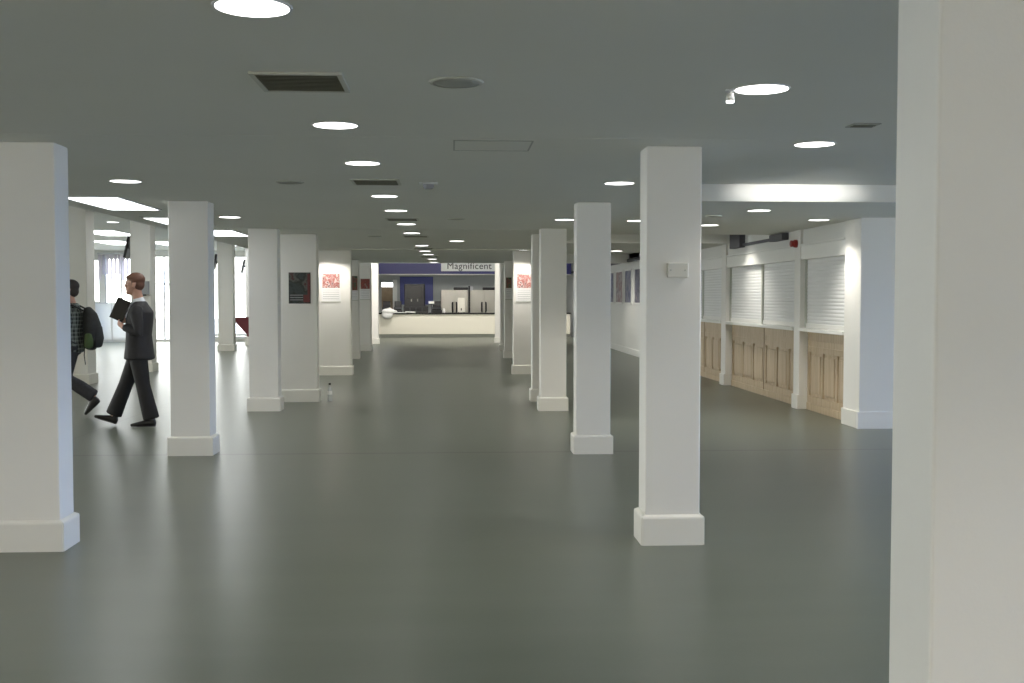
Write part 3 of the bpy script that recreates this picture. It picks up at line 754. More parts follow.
# big black coffee machine
CT = 0.955
def put(name, label, cat, x, y, z=CT, group=None): return thing(name, label, cat, (x, y, z), group=group)
t = put('coffee_machine', 'tall black drinks machine before the blue board', 'drinks machine', -1.46, CY+0.56)
obj('body', B((-0.40, 0.40, -0.20, 0.22, 0.0, 1.12), bevel=0.03), M['black'], t)
obj('front_panel', B((-0.30, 0.30, -0.225, -0.20, 0.55, 1.02), bevel=0.01), M['worktop'], t)
obj('drip_tray', B((-0.30, 0.30, -0.30, -0.20, 0.0, 0.06), bevel=0.008), M['steel'], t)
for sx in (-0.12, 0.12):
    bm = bmesh.new(); lathe(bm, [(0, 0.54), (0.02, 0.54), (0.024, 0.44), (0, 0.44)], 12, (sx, -0.24, 0)); obj('spout', bm, M['steel2'], t)
# tills
def till(x, label, s=1.0, screen=True):
    t = put('cash_till', label, 'till', x, CY+0.18, group='black tills on the far counter')
    obj('drawer', B((-0.20*s, 0.20*s, -0.12, 0.28, 0, 0.11), bevel=0.01), M['black'], t)
    bm = bmesh.new(); rot_box(bm, (0, 0.02, 0.17), (0.34*s, 0.25, 0.06), Matrix.Rotation(0.35, 3, 'X'), 0.01); obj('keypad', bm, M['black'], t)
    bm = bmesh.new(); rot_box(bm, (0, 0.20, 0.34), (0.30*s, 0.05, 0.22), Matrix.Rotation(-0.2, 3, 'X'), 0.01); obj('screen', bm, M['black'], t)
    obj('screen_post', B((-0.03, 0.03, 0.18, 0.23, 0.1, 0.26)), M['black'], t)
till(-2.54, 'black till at the left end of the far counter, above the white bag')
till(-2.10, 'black till between the bag and the drinks machine', 0.9)
till(-0.60, 'black till just right of the drinks machine', 1.05)
# low wide black rack
t = put('cup_rack', 'long low black cup rack before the drinks machine', 'rack', -1.40, CY+0.14)
obj('base', B((-0.48, 0.48, -0.07, 0.10, 0, 0.05), bevel=0.006), M['black'], t)
obj('back_panel', B((-0.48, 0.48, 0.07, 0.10, 0.05, 0.26), bevel=0.006), M['black'], t)
for k in range(5):
    obj('divider', B((-0.47+0.235*k-0.01, -0.47+0.235*k+0.01, -0.06, 0.07, 0.05, 0.20)), M['darkgrey'], t)
# white small thing on the till
t = put('card_reader', 'small white card reader standing beside the tills', 'card reader', -0.80, CY+0.01)
bm = bmesh.new(); rot_box(bm, (0, 0, 0.40), (0.22, 0.05, 0.10), Matrix.Rotation(-0.3, 3, 'X'), 0.008); obj('head', bm, M['paper'], t)
obj('stand', B((-0.02, 0.02, -0.01, 0.03, 0.01, 0.38)), M['darkgrey'], t); obj('foot', B((-0.07, 0.07, -0.045, 0.045, 0, 0.015)), M['darkgrey'], t)
t = put('milk_jug', 'small white jug at the end of the black tills', 'jug', -0.32, CY+0.06)
bm = bmesh.new(); lathe(bm, [(0, 0), (0.05, 0), (0.055, 0.08), (0.04, 0.14), (0.046, 0.17), (0.036, 0.165), (0, 0.03)], 20); obj('vessel', bm, M['paper'], t, smooth=True)
bm = bmesh.new(); loft(bm, [((0.045, 0, 0.13), 0.008, 0.008), ((0.09, 0, 0.11), 0.008, 0.008), ((0.085, 0, 0.06), 0.008, 0.008), ((0.05, 0, 0.04), 0.008, 0.008)], n=8); obj('handle', bm, M['paper'], t, smooth=True)
# white bag and papers
t = put('plastic_bag', 'white plastic bag slumped over the counter edge at its left end', 'bag', -2.45, CY-0.02)
bm = bmesh.new()
ball(bm, (0, -0.06, 0.06), (0.27, 0.13, 0.12)); ball(bm, (-0.05, -0.10, -0.08), (0.22, 0.08, 0.15)); ball(bm, (0.15, -0.02, 0.05), (0.2, 0.1, 0.07)); ball(bm, (0.05, -0.05, 0.12), (0.08, 0.06, 0.10))
bag = skin_obj('sack', bm, M['bag'], t, 0.02, 3)
t = put('paper_stack', 'white papers lying on the counter beside the bag', 'papers', -1.82, CY-0.02)
bm = bmesh.new()
rot_box(bm, (-0.15, 0, 0.012), (0.42, 0.12, 0.024), Matrix.Rotation(0.1, 3, 'Z')); obj('sheet', bm, M['paper'], t)
bm = bmesh.new(); rot_box(bm, (0.22, 0.01, 0.03), (0.40, 0.10, 0.04), Matrix.Rotation(-0.15, 3, 'Z') @ Matrix.Rotation(0.06, 3, 'Y'), 0.01); obj('folded_sheet', bm, M['paper'], t)
# steel fridges behind
def fridge(x, w, label):
    t = thing('steel_fridge', label, 'fridge', (x, 44.2, 0), group='steel fridges behind the counter')
    obj('cabinet', B((-w/2, w/2, 0, 0.7, 0.08, 1.86), bevel=0.01), M['steel'], t)
    obj('plinth', B((-w/2+0.02, w/2-0.02, 0.04, 0.68, 0, 0.08)), M['darkgrey'], t)
    obj('top_grille', B((-w/2+0.52, w/2, -0.03, 0.68, 1.86, 1.97), bevel=0.03), M['black'], t)
    for sg in (-1, 1):
        dd = obj('door', B((min(0.006*sg, sg*(w/2-0.01)), max(0.006*sg, sg*(w/2-0.01)), -0.045, 0.0, 0.12, 1.82), bevel=0.008), M['steel'], t)
        bm = bmesh.new()
        loft(bm, [((sg*0.075, -0.05, 0.95), 0.028, 0.02), ((sg*0.085, -0.10, 1.02), 0.032, 0.02), ((sg*0.085, -0.10, 1.30), 0.032, 0.02), ((sg*0.075, -0.05, 1.36), 0.028, 0.02)], side=(1, 0, 0), n=10)
        obj('handle', bm, M['black'], dd, smooth=True)
fridge(0.10, 1.12, 'tall stainless steel double door fridge nearer the tills')
fridge(1.30, 1.12, 'tall stainless steel double door fridge at the right end')
t = thing('display_pole', 'thin dark pole between the two steel fridges, white tag on top', 'pole', (0.70, 44.0, 0))
obj('pole', B((-0.035, 0.035, -0.035, 0.035, 0.02, 2.02)), M['black'], t); obj('foot', B((-0.09, 0.09, -0.09, 0.09, 0, 0.02)), M['black'], t)
obj('tag', B((0.04, 0.16, -0.02, 0.0, 1.84, 2.0)), M['paper'], t)
t = put('water_urn', 'steel water boiler standing on the counter before the near fridge', 'water boiler', 0.36, CY+0.35)
obj('body', B((-0.14, 0.14, -0.15, 0.15, 0.02, 0.56), bevel=0.012), M['steel2'], t)
obj('lid', B((-0.13, 0.13, -0.14, 0.14, 0.56, 0.585), bevel=0.008), M['steel2'], t)
obj('tap', B((-0.015, 0.015, -0.20, -0.15, 0.12, 0.16), (-0.02, 0.02, -0.205, -0.185, 0.09, 0.18)), M['black'], t)
for sx in (-1, 1): obj('foot', B((sx*0.11-0.02, sx*0.11+0.02, -0.13, 0.13, 0, 0.02)), M['black'], t)

# ------------------------------------------------------------------ left side furniture
# blinds at the far left windows
t = thing('vertical_blind', 'pale mauve vertical blind hanging over the far left window', 'blind', (-11.6, YE-0.08, 0))
obj('head_rail', B((-0.75, 0.75, -0.04, 0.04, 3.06, 3.10)), M['alu'], t)
g = bmesh.new()
for k in range(11):
    rot_box(g, (-0.68+k*0.136, 0, 2.70 - (0.10 if k % 3 == 0 else 0.0)), (0.10, 0.004, 0.70 + (0.2 if k % 3 == 0 else 0.0)), Matrix.Rotation(0.5 + 0.4*math.sin(k*1.7), 3, 'Z'))
obj('slats', g, M['blind'], t)
t = thing('screen_panel', 'pale frosted screen standing under the far left window', 'screen', (-11.65, YE-0.30, 0))
obj('panel', B((-0.95, 0.62, -0.01, 0.01, 0.08, 1.34)), M['frost'], t)
obj('frame', B((-0.98, -0.95, -0.02, 0.02, 0, 1.37), (0.62, 0.65, -0.02, 0.02, 0, 1.37), (-0.95, 0.62, -0.02, 0.02, 1.34, 1.37), (-0.95, 0.62, -0.02, 0.02, 0.05, 0.08), (-0.18, -0.15, -0.018, 0.018, 0.08, 1.34)), M['alu'], t)
# tilted black screens on the outer columns
def wall_screen(x, y, z, label, w=0.55):
    t = thing('wall_screen', label, 'screen', (x, y, z), group='black screens bracketed to columns')
    bm = bmesh.new(); rot_box(bm, (-0.09, 0, 0), (0.055, w, 0.46), Matrix.Rotation(0.22, 3, 'Y'), 0.008); obj('housing', bm, M['black'], t)
    bm = bmesh.new(); rot_box(bm, (-0.119, 0, -0.006), (0.003, w-0.04, 0.42), Matrix.Rotation(0.22, 3, 'Y')); obj('display', bm, M['darkgrey'], t)
    obj('bracket', B((-0.075, 0.0, -0.04, 0.04, -0.03, 0.03)), M['darkgrey'], t)
wall_screen(-6.66, 23.05, 2.60, 'black tilted screen on the column behind the suited man', 0.3)
wall_screen(-6.77, 31.88, 2.58, 'black tilted screen on the column before the bright window', 0.3)
column(-6.67, -6.25, 35.4, 35.75, 'white column of the outer row, hidden but for its black screen', grp=G2)
wall_screen(-6.67, 35.58, 2.56, 'black tilted screen furthest along the windows, above the maroon chair', 0.3)
# grey box on the column behind the suited man
t = thing('wall_dispenser', 'grey dispenser box on the column behind the suited man', 'dispenser', (-6.36, 22.85, 1.75))
obj('body', B((-0.09, 0.09, -0.10, 0, -0.14, 0.14), bevel=0.02), M['grey'], t)
obj('nozzle', B((-0.03, 0.03, -0.09, -0.03, -0.165, -0.14)), M['black'], t)
# maroon chair
t = thing('lounge_chair', 'maroon lounge chair with raked back before the bright window', 'chair', (-6.05, 34.1, 0))
bm = bmesh.new(); rot_box(bm, (-0.46, 0, 0.68), (0.13, 0.62, 0.62), Matrix.Rotation(-0.72, 3, 'Y'), 0.04); obj('backrest', bm, M['maroon'], t, smooth=False)
for sy in (-0.36, 0.31):
    bm = bmesh.new(); pr = [(-0.62, 0.93), (0.34, 0.95), (0.34, 0.30), (-0.14, 0.33)]
    va = [bm.verts.new((x, sy, z)) for x, z in pr]; vb = [bm.verts.new((x, sy+0.05, z)) for x, z in pr]
    bm.faces.new(va); bm.faces.new(vb[::-1])
    for k in range(4): bm.faces.new((va[k], vb[k], vb[(k+1) % 4], va[(k+1) % 4]))
    obj('armrest', bm, M['maroon'], t)
obj('seat', B((-0.30, 0.34, -0.31, 0.31, 0.34, 0.46), bevel=0.04), M['maroon'], t)
for sx in (-0.22, 0.28):
    for sy in (-0.25, 0.25):
        obj('leg', B((sx-0.02, sx+0.02, sy-0.02, sy+0.02, 0, 0.35)), M['steel'], t)
# grey bench by window
t = thing('window_bench', 'low grey bench along the bright end window', 'bench', (-7.7, 38.1, 0))
obj('seat', B((-1.1, 1.1, -0.18, 0.18, 0.22, 0.28), bevel=0.008), M['grey'], t)
for sx in (-0.9, 0.9): obj('leg', B((sx-0.03, sx+0.03, -0.16, 0.16, 0, 0.22)), M['grey'], t)

# bottle
t = thing('water_bottle', 'clear plastic water bottle standing at the foot of a column', 'bottle', (-1.83, 16.25, 0))
bm = bmesh.new(); lathe(bm, [(0, 0.004), (0.028, 0.0), (0.036, 0.012), (0.036, 0.06), (0.033, 0.075), (0.036, 0.09), (0.036, 0.165), (0.030, 0.195), (0.016, 0.225), (0.013, 0.245), (0, 0.245)], 24); obj('body', bm, M['bottle'], t, smooth=True)
bm = bmesh.new(); lathe(bm, [(0, 0.272), (0.015, 0.272), (0.017, 0.268), (0.017, 0.243), (0, 0.243)], 20); obj('cap', bm, M['black'], t)
bm = bmesh.new(); lathe(bm, [(0.0368, 0.10), (0.0372, 0.10), (0.0372, 0.155), (0.0368, 0.155), (0.0368, 0.10)], 24); obj('wrapper', bm, M['paper'], t)

# ------------------------------------------------------------------ people (local frame: +x forward, +y left)
def head_mesh(bm, c, s=1.0):
    c = Vector(c)
    def P(x, y, z): return c + Vector((x, y, z))*s
    ball(bm, P(-0.01, 0, 0.035), (0.098*s, 0.078*s, 0.095*s))
    ball(bm, P(0.035, 0, -0.03), (0.062*s, 0.060*s, 0.088*s))
    ball(bm, P(0.066, 0, -0.088), (0.030*s, 0.034*s, 0.026*s))          # chin
    loft(bm, [(P(0.088, 0, 0.028), 0.010*s, 0.010*s), (P(0.098, 0, 0.0), 0.012*s, 0.012*s), (P(0.103, 0, -0.018), 0.015*s, 0.012*s)], n=10)   # nose
    loft(bm, [(P(0.083, -0.03, 0.036), 0.008*s, 0.010*s), (P(0.088, 0.0, 0.038), 0.008*s, 0.010*s), (P(0.083, 0.03, 0.036), 0.008*s, 0.010*s)], side=(0, 0, 1), n=10)   # brow
    for sg in (-1, 1):
        ball(bm, P(0.075, sg*0.036, -0.02), (0.018*s, 0.018*s, 0.018*s))
        ball(bm, P(-0.012, sg*0.080, -0.005), (0.020*s, 0.010*s, 0.032*s))  # ears
def eyes(c, s, parent):
    c = Vector(c)
    for sg in (-1, 1):
        bm = bmesh.new(); ball(bm, c + Vector((0.083, sg*0.030, 0.014))*s, (0.009*s, 0.013*s, 0.007*s)); obj('eye', bm, M['eye'], parent, smooth=True)
    bm = bmesh.new(); ball(bm, c + Vector((0.092, 0, -0.050))*s, (0.010*s, 0.024*s, 0.006*s)); obj('mouth', bm, M['lip'], parent, smooth=True)

def hand(bm, wrist, d, palm_n, curl=0.5, s=1.0, mirror=1):
    """palm plus five separate bent fingers; d = finger direction, palm_n = palm normal (curl side)"""
    w = Vector(wrist); d = Vector(d).normalized(); pn = Vector(palm_n); pn = (pn - d*pn.dot(d)).normalized(); a = d.cross(pn)*mirror
    loft(bm, [(w, 0.027*s, 0.02*s), (w+d*0.04*s, 0.038*s, 0.016*s), (w+d*0.085*s, 0.040*s, 0.014*s)], side=a, n=14)
    for k, (off, L) in enumerate([(0.030, 0.072), (0.010, 0.080), (-0.010, 0.074), (-0.029, 0.058)]):
        p = w + d*0.085*s + a*off*s; pts = [(p - d*0.01, 0.009*s, 0.009*s), (p, 0.009*s, 0.009*s)]
        ang = 0
        for j, f in enumerate((0.45, 0.32, 0.23)):
            ang += curl*(1.0 + 0.12*k)
            p = p + (d*math.cos(ang) + pn*math.sin(ang))*L*f*s
            pts.append((p, (0.0085-0.0008*j)*s, (0.0085-0.0008*j)*s))
        loft(bm, pts, side=a, n=8)
    p = w + d*0.03*s + a*0.03*s
    pts = [(p, 0.013*s, 0.012*s), (p + (d*0.5+a*0.6+pn*0.4)*0.035*s, 0.011*s, 0.011*s), (p + (d*0.9+a*0.6+pn*0.8)*0.05*s, 0.009*s, 0.009*s)]
    loft(bm, pts, side=pn, n=8)

def shoe(heel, toe, parent, m, up=(0, 0, 1), th=1.0):
    h, tt = Vector(heel), Vector(toe); d = (tt-h); L = d.length; d.normalize(); u = Vector(up); u = (u-d*u.dot(d)).normalized()
    bm = bmesh.new()
    loft(bm, [(h + d*0.03 + u*0.045, 0.036, 0.045*th), (h+d*0.10 + u*0.045, 0.040, 0.045*th), (h+d*L*0.55+u*0.036, 0.044, 0.034*th), (h+d*L*0.80+u*0.026, 0.046, 0.024*th), (h+d*L*0.97+u*0.02, 0.028, 0.016)], side=d.cross(u), n=14, cap=0.7)
    loft(bm, [(h+d*0.05+u*0.05, 0.036, 0.04), (h+d*0.06+u*0.11, 0.036, 0.042)], side=d.cross(u), n=14)
    o = skin_obj('shoe', bm, m, parent, 0.008, 3)
    s = bmesh.new()
    s_side = d.cross(u)
    loft(s, [(h+d*0.02+u*0.008, 0.034, 0.009), (h+d*0.12+u*0.008, 0.036, 0.009), (h+d*L*0.7+u*0.007, 0.045, 0.008), (h+d*L*0.96+u*0.008, 0.026, 0.008)], side=s_side, n=14)
    obj('sole', s, M['leather'], o, smooth=True)
    return o

# --- suited man
mx, my = -3.775, 13.22
bm = bmesh.new()
HC = (0.035, 0, 1.700)
head_mesh(bm, HC, 1.06)
loft(bm, [((-0.03, 0, 1.42), 0.075, 0.075), ((-0.02, 0, 1.50), 0.060, 0.062), ((0.0, 0, 1.58), 0.054, 0.058), ((0.012, 0, 1.64), 0.054, 0.060)])
loft(bm, [((-0.01, 0, 0.92), 0.15, 0.10), ((-0.01, 0, 1.10), 0.14, 0.09), ((-0.02, 0, 1.35), 0.17, 0.09), ((-0.02, 0, 1.44), 0.12, 0.07)])
LEG_T = [((-0.01, 0.09, 0.93), 0.075, 0.085), ((-0.08, 0.10, 0.50), 0.052, 0.056), ((-0.175, 0.10, 0.09), 0.035, 0.04)]     # trailing, left
LEG_F = [((0.0, -0.09, 0.93), 0.075, 0.085), ((0.180, -0.10, 0.50), 0.052, 0.056), ((0.335, -0.10, 0.12), 0.035, 0.04)]   # leading, right
loft(bm, LEG_T); loft(bm, LEG_F)
ARM_L = [((-0.04, 0.20, 1.405), 0.05, 0.055), ((-0.085, 0.255, 1.13), 0.042, 0.045), ((0.115, 0.165, 1.20), 0.028, 0.030)]
ARM_R = [((-0.03, -0.20, 1.405), 0.05, 0.055), ((-0.05, -0.255, 1.13), 0.042, 0.045), ((0.145, -0.12, 1.26), 0.028, 0.030)]
for A in (ARM_L, ARM_R): loft(bm, A)
hand(bm, (0.115, 0.165, 1.20), (0.85, -0.45, 0.45), (0.2, -0.8, 0.5), 0.35, 1.0, 1)
hand(bm, (0.145, -0.12, 1.26), (0.6, 0.45, 0.5), (0.3, 0.8, 0.2), 0.35, 1.0, -1)
man = skin_obj('person', bm, M['skin'], None, 0.0075, 3)
man.location = (mx, my, 0); man.rotation_euler = (0, 0, PI)
tag(man, 'man in a charcoal suit striding away from the column, black folder at his chest', 'person')
eyes(HC, 1.06, man)
bm = bmesh.new()
hc = Vector(HC)
ball(bm, hc+Vector((-0.022, 0, 0.066)), (0.108, 0.088, 0.086)); ball(bm, hc+Vector((-0.055, 0, 0.005)), (0.066, 0.079, 0.075)); ball(bm, hc+Vector((0.055, 0, 0.092)), (0.042, 0.060, 0.030))
loft(bm, [(hc+Vector((-0.01, 0.079, 0.04)), 0.008, 0.025), (hc+Vector((0.005, 0.079, -0.005)), 0.006, 0.012)]); loft(bm, [(hc+Vector((-0.01, -0.079, 0.04)), 0.008, 0.025), (hc+Vector((0.005, -0.079, -0.005)), 0.006, 0.012)])
skin_obj('hair', bm, M['hair_brown'], man, 0.008, 3)
bm = bmesh.new()   # jacket
loft(bm, [((-0.015, 0, 0.815), 0.212, 0.178), ((-0.015, 0, 0.95), 0.202, 0.160), ((-0.012, 0, 1.10), 0.188, 0.146), ((-0.02, 0, 1.26), 0.205, 0.155), ((-0.04, 0, 1.38), 0.208, 0.142), ((-0.035, 0, 1.45), 0.165, 0.095), ((-0.035, 0, 1.50), 0.085, 0.072)], n=28, cap=0.15)
for A, sg in ((ARM_L, 1), (ARM_R, -1)):
    s0, e0, w0 = [Vector(a[0]) for a in A]
    wr_ = e0.lerp(w0, 0.95)
    loft(bm, [(s0+Vector((0, -0.03*sg, 0.02)), 0.068, 0.07), (s0+Vector((0, 0.015*sg, -0.05)), 0.068, 0.072), (s0.lerp(e0, 0.55), 0.062, 0.066), (e0, 0.056, 0.060), (e0.lerp(w0, 0.5), 0.052, 0.054), (wr_, 0.046, 0.046)], cap=0.3)
skin_obj('jacket', bm, M['suit'], man, 0.010, 5)
bm = bmesh.new()   # shirt collar and cuffs
loft(bm, [((-0.022, 0, 1.485), 0.074, 0.074), ((-0.012, 0, 1.525), 0.064, 0.068), ((-0.008, 0, 1.540), 0.061, 0.065)], cap=0.05)
skin_obj('shirt_collar', bm, M['shirt'], man, 0.007, 2)
bm = bmesh.new(); rot_box(bm, (0.098, 0, 1.40), (0.01, 0.09, 0.20), Matrix.Rotation(-0.35, 3, 'Y'), 0.003); obj('shirt_front', bm, M['shirt'], man)
bm = bmesh.new(); rot_box(bm, (0.108, 0, 1.38), (0.012, 0.04, 0.20), Matrix.Rotation(-0.3, 3, 'Y'), 0.004); obj('tie', bm, M['tie'], man)
bm = bmesh.new()   # trousers
loft(bm, [((-0.01, 0, 1.0), 0.165, 0.115), ((-0.01, 0, 0.92), 0.18, 0.125), ((-0.01, 0, 0.86), 0.17, 0.12)], n=24)
for L in (LEG_T, LEG_F):
    h0, k0, a0 = [Vector(a[0]) for a in L]
    loft(bm, [(h0, 0.098, 0.112), (h0.lerp(k0, 0.35), 0.092, 0.105), (k0, 0.075, 0.085), (k0.lerp(a0, 0.45), 0.074, 0.090), (k0.lerp(a0, 0.97), 0.070, 0.098)], cap=0.2)
skin_obj('trousers', bm, M['trouser'], man, 0.010, 5)
shoe((-0.235, 0.10, 0.005), (0.070, 0.115, 0.005), man, M['leather'])
shoe((0.290, -0.10, 0.008), (0.570, -0.115, 0.095), man, M['leather'])
# folder held at the chest (own object)
t = thing('folder', 'black folder held up at the chest by the suited man', 'folder', (mx, my, 0), PI)
wv = Vector((-0.137, 0, -0.06)).normalized(); hv = Vector((-0.06, 0, 0.137)).normalized()
fm = Matrix((( -wv.x, 0, hv.x), (0, 1, 0), (-wv.z, 0, hv.z)))
fm = Matrix.Rotation(0.0, 3, 'Z') @ Matrix(((wv.x*-1, 0, hv.x), (-0.0, 1, 0), (wv.z*-1, 0, hv.z)))
fc = Vector((0.19, 0.05, 1.405))
bm = bmesh.new(); rot_box(bm, fc + Vector((0, 0.018, 0)), (0.16, 0.006, 0.26), fm, 0.002); rot_box(bm, fc - Vector((0, 0.018, 0)), (0.16, 0.006, 0.26), fm, 0.002)
rot_box(bm, fc + fm @ Vector((-0.077, 0, 0)), (0.006, 0.036, 0.26), fm, 0.002); obj('cover', bm, M['leather'], t)
bm = bmesh.new(); rot_box(bm, fc, (0.145, 0.028, 0.246), fm); obj('page_block', bm, M['darkgrey'], t)

# --- backpack walker
bx_, by_ = -4.98, 14.42
bm = bmesh.new()
HC2 = (0.005, 0, 1.645)
head_mesh(bm, HC2, 1.0)
loft(bm, [((-0.03, 0, 1.38), 0.075, 0.075), ((-0.02, 0, 1.45), 0.058, 0.06), ((0.0, 0, 1.53), 0.052, 0.056), ((0.008, 0, 1.59), 0.052, 0.058)])
loft(bm, [((-0.02, 0, 0.92), 0.14, 0.10), ((-0.01, 0, 1.08), 0.13, 0.09), ((-0.02, 0, 1.30), 0.16, 0.09), ((-0.02, 0, 1.40), 0.11, 0.07)])
LB = [((-0.03, 0.09, 0.92), 0.075, 0.085), ((0.03, 0.10, 0.50), 0.052, 0.056), ((-0.315, 0.10, 0.265), 0.035, 0.04)]
LF2 = [((-0.02, -0.09, 0.92), 0.075, 0.085), ((0.22, -0.10, 0.53), 0.052, 0.056), ((0.36, -0.10, 0.12), 0.035, 0.04)]
loft(bm, LB); loft(bm, LF2)
A1 = [((-0.03, 0.19, 1.36), 0.048, 0.052), ((0.00, 0.235, 1.08), 0.04, 0.043), ((0.20, 0.19, 0.98), 0.028, 0.03)]
A2 = [((-0.03, -0.19, 1.36), 0.048, 0.052), ((-0.06, -0.235, 1.08), 0.04, 0.043), ((0.12, -0.19, 0.95), 0.028, 0.03)]
for A in (A1, A2): loft(bm, A)
hand(bm, A1[2][0], (0.8, -0.1, -0.45), (0, -1, 0), 0.3, 0.98, 1); hand(bm, A2[2][0], (0.7, 0.1, -0.6), (0, 1, 0), 0.3, 0.98, -1)
w2 = skin_obj('person', bm, M['skin'], None, 0.0075, 3)
w2.location = (bx_, by_, 0); w2.rotation_euler = (0, 0, PI)
tag(w2, 'person in a checked shirt wearing a backpack, half hidden by the nearest left column', 'person')
eyes(HC2, 1.0, w2)
hc = Vector(HC2); bm = bmesh.new()
ball(bm, hc+Vector((-0.020, 0, 0.058)), (0.104, 0.086, 0.085)); ball(bm, hc+Vector((-0.05, 0, -0.01)), (0.064, 0.077, 0.080))
skin_obj('hair', bm, M['hair_dark'], w2, 0.008, 3)
bm = bmesh.new()
loft(bm, [((-0.02, 0, 0.84), 0.190, 0.145), ((-0.015, 0, 0.98), 0.180, 0.132), ((-0.01, 0, 1.10), 0.175, 0.125), ((-0.02, 0, 1.24), 0.19, 0.13), ((-0.03, 0, 1.34), 0.195, 0.122), ((-0.035, 0, 1.41), 0.15, 0.09), ((-0.035, 0, 1.47), 0.08, 0.072)], n=28, cap=0.15)
for A, sg in ((A1, 1), (A2, -1)):
    s0, e0, w0 = [Vector(a[0]) for a in A]
    loft(bm, [(s0+Vector((0, -0.03*sg, 0.02)), 0.064, 0.066), (s0+Vector((0, 0.015*sg, -0.05)), 0.064, 0.068), (s0.lerp(e0, 0.55), 0.058, 0.062), (e0, 0.053, 0.056), (e0.lerp(w0, 0.5), 0.048, 0.05), (e0.lerp(w0, 0.95), 0.042, 0.042)], cap=0.3)
skin_obj('checked_shirt', bm, M['check'], w2, 0.010, 4)
bm = bmesh.new()
loft(bm, [((-0.02, 0, 0.99), 0.155, 0.11), ((-0.02, 0, 0.91), 0.17, 0.12), ((-0.02, 0, 0.85), 0.16, 0.115)], n=24)
for L in (LB, LF2):
    h0, k0, a0 = [Vector(a[0]) for a in L]
    loft(bm, [(h0, 0.095, 0.108), (h0.lerp(k0, 0.35), 0.09, 0.10), (k0, 0.072, 0.082), (k0.lerp(a0, 0.45), 0.072, 0.088), (k0.lerp(a0, 1.0), 0.066, 0.088)], cap=0.2)
skin_obj('jeans', bm, M['jeans'], w2, 0.010, 4)
shoe((-0.405, 0.10, 0.215), (-0.215, 0.11, 0.014), w2, M['leather'], up=(0.75, 0, 0.65), th=1.3)
shoe((0.31, -0.10, 0.005), (0.58, -0.115, 0.07), w2, M['leather'])
t = thing('backpack', 'dark backpack with a green patch on the walker beside the nearest left column', 'backpack', (bx_, by_, 0), PI)
bm = bmesh.new()
loft(bm, [((-0.245, 0, 0.90), 0.13, 0.075), ((-0.275, 0, 1.00), 0.155, 0.11), ((-0.275, 0, 1.18), 0.15, 0.11), ((-0.25, 0, 1.32), 0.125, 0.085), ((-0.215, 0, 1.40), 0.08, 0.05)], n=24, cap=0.5)
skin_obj('bag_body', bm, M['pack'], t, 0.010, 4)
bm = bmesh.new(); loft(bm, [((-0.345, 0, 0.92), 0.11, 0.045), ((-0.36, 0, 1.02), 0.12, 0.055), ((-0.35, 0, 1.16), 0.10, 0.045)], n=18); obj('front_pocket', bm, M['pack'], t, smooth=True)
bm = bmesh.new(); loft(bm, [((-0.265, 0.115, 0.92), 0.055, 0.05), ((-0.275, 0.13, 1.0), 0.055, 0.06), ((-0.27, 0.125, 1.06), 0.05, 0.05)], side=(1, 0, 0), n=14); obj('green_side_pocket', bm, M['packgreen'], t, smooth=True)
for sg in (-1, 1):
    bm = bmesh.new(); loft(bm, [((-0.20, sg*0.10, 1.38), 0.028, 0.010), ((-0.06, sg*0.115, 1.455), 0.028, 0.010), ((0.07, sg*0.125, 1.38), 0.028, 0.010), ((0.125, sg*0.13, 1.24), 0.026, 0.010), ((0.06, sg*0.165, 1.05), 0.022, 0.009), ((-0.12, sg*0.16, 0.95), 0.018, 0.008)], side=(0, 1, 0), n=10)
    obj('strap', bm, M['pack'], t, smooth=True)
bm = bmesh.new(); loft(bm, [((-0.215, 0.12, 0.92), 0.008, 0.006), ((-0.21, 0.13, 0.80), 0.008, 0.006), ((-0.225, 0.13, 0.68), 0.008, 0.006)], n=8); obj('hanging_strap', bm, M['pack'], t, smooth=True)

# ------------------------------------------------------------------ daylight
w = bpy.data.worlds.new('sky'); scene.world = w; w.use_nodes = True
nt = w.node_tree; bg = nt.nodes['Background']
tc = nt.nodes.new('ShaderNodeTexCoord'); sep = nt.nodes.new('ShaderNodeSeparateXYZ')
nt.links.new(tc.outputs['Generated'], sep.inputs['Vector'])
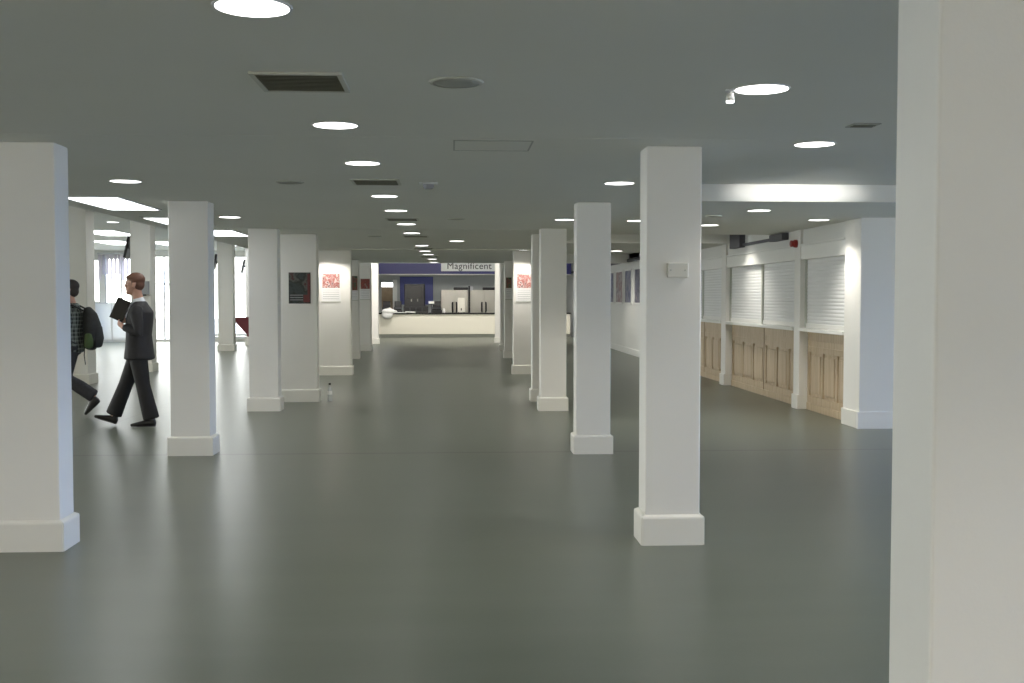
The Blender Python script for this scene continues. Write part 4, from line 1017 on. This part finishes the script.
# overcast sky: bluish towards +X, warm towards -Y, white elsewhere
def dirmask(sock, lo, hi):
    m = nt.nodes.new('ShaderNodeMapRange'); m.inputs['From Min'].default_value = lo; m.inputs['From Max'].default_value = hi
    nt.links.new(sock, m.inputs['Value']); return m.outputs[0]
prev = None
SKY_WHITE, SKY_BLUE, SKY_WARM = (8.2, 8.1, 7.8), (5.6, 8.0, 13.8), (2.6, 2.12, 1.45)
for c, f in ((SKY_BLUE, dirmask(sep.outputs['X'], 0.2, 0.6)), (SKY_WARM, dirmask(sep.outputs['Y'], -0.3, -0.7))):
    x = nt.nodes.new('ShaderNodeMixRGB'); x.inputs['Color1'].default_value = (*SKY_WHITE, 1); x.inputs['Color2'].default_value = (*c, 1)
    nt.links.new(f, x.inputs['Fac'])
    if prev: nt.links.new(prev, x.inputs['Color1'])
    prev = x.outputs['Color']
nt.links.new(prev, bg.inputs['Color']); bg.inputs['Strength'].default_value = 1.0
def portal(axis, at, p, q, z0, z1, sgn):
    l = bpy.data.lights.new('window_portal', 'AREA'); l.shape = 'RECTANGLE'; l.size = q-p; l.size_y = z1-z0
    l.cycles.is_portal = True
    o = bpy.data.objects.new('window_portal', l); COL.objects.link(o)
    if axis == 'Y':
        o.location = (at, (p+q)/2, (z0+z1)/2); dirv = Vector((sgn, 0, 0))
    else:
        o.location = ((p+q)/2, at, (z0+z1)/2); dirv = Vector((0, sgn, 0))
    o.rotation_euler = dirv.to_track_quat('-Z', 'Z').to_euler()
for x in RW: portal('Y', XR+0.16, *x, -1)
for x in LW: portal('Y', XL-0.16, *x, 1)
for x in BW: portal('X', YB-0.16, *x, 1)
for x in EW: portal('X', YE+0.16, *x, -1)

# ------------------------------------------------------------------ camera
cam = bpy.data.cameras.new('camera'); co = bpy.data.objects.new('camera', cam); COL.objects.link(co)
cam.sensor_width = 36.0; cam.lens = 36.0*1080/1024; cam.clip_start = 0.05; cam.clip_end = 300
co.location = (0, 0, 1.55)
co.rotation_euler = (PI/2 - math.atan(44/1080), 0, -math.radians(3.177))
scene.camera = co
vs = scene.view_settings
scene.display_settings.display_device = 'sRGB'
vs.view_transform = 'Standard'; vs.look = 'None'; vs.gamma = 1.0; vs.use_curve_mapping = False
vs.exposure = 0.1
scene.cycles.use_denoising = True
scene.cycles.max_bounces = 10; scene.cycles.diffuse_bounces = 6; scene.cycles.glossy_bounces = 4; scene.cycles.transparent_max_bounces = 12
scene.cycles.sample_clamp_indirect = 8.0
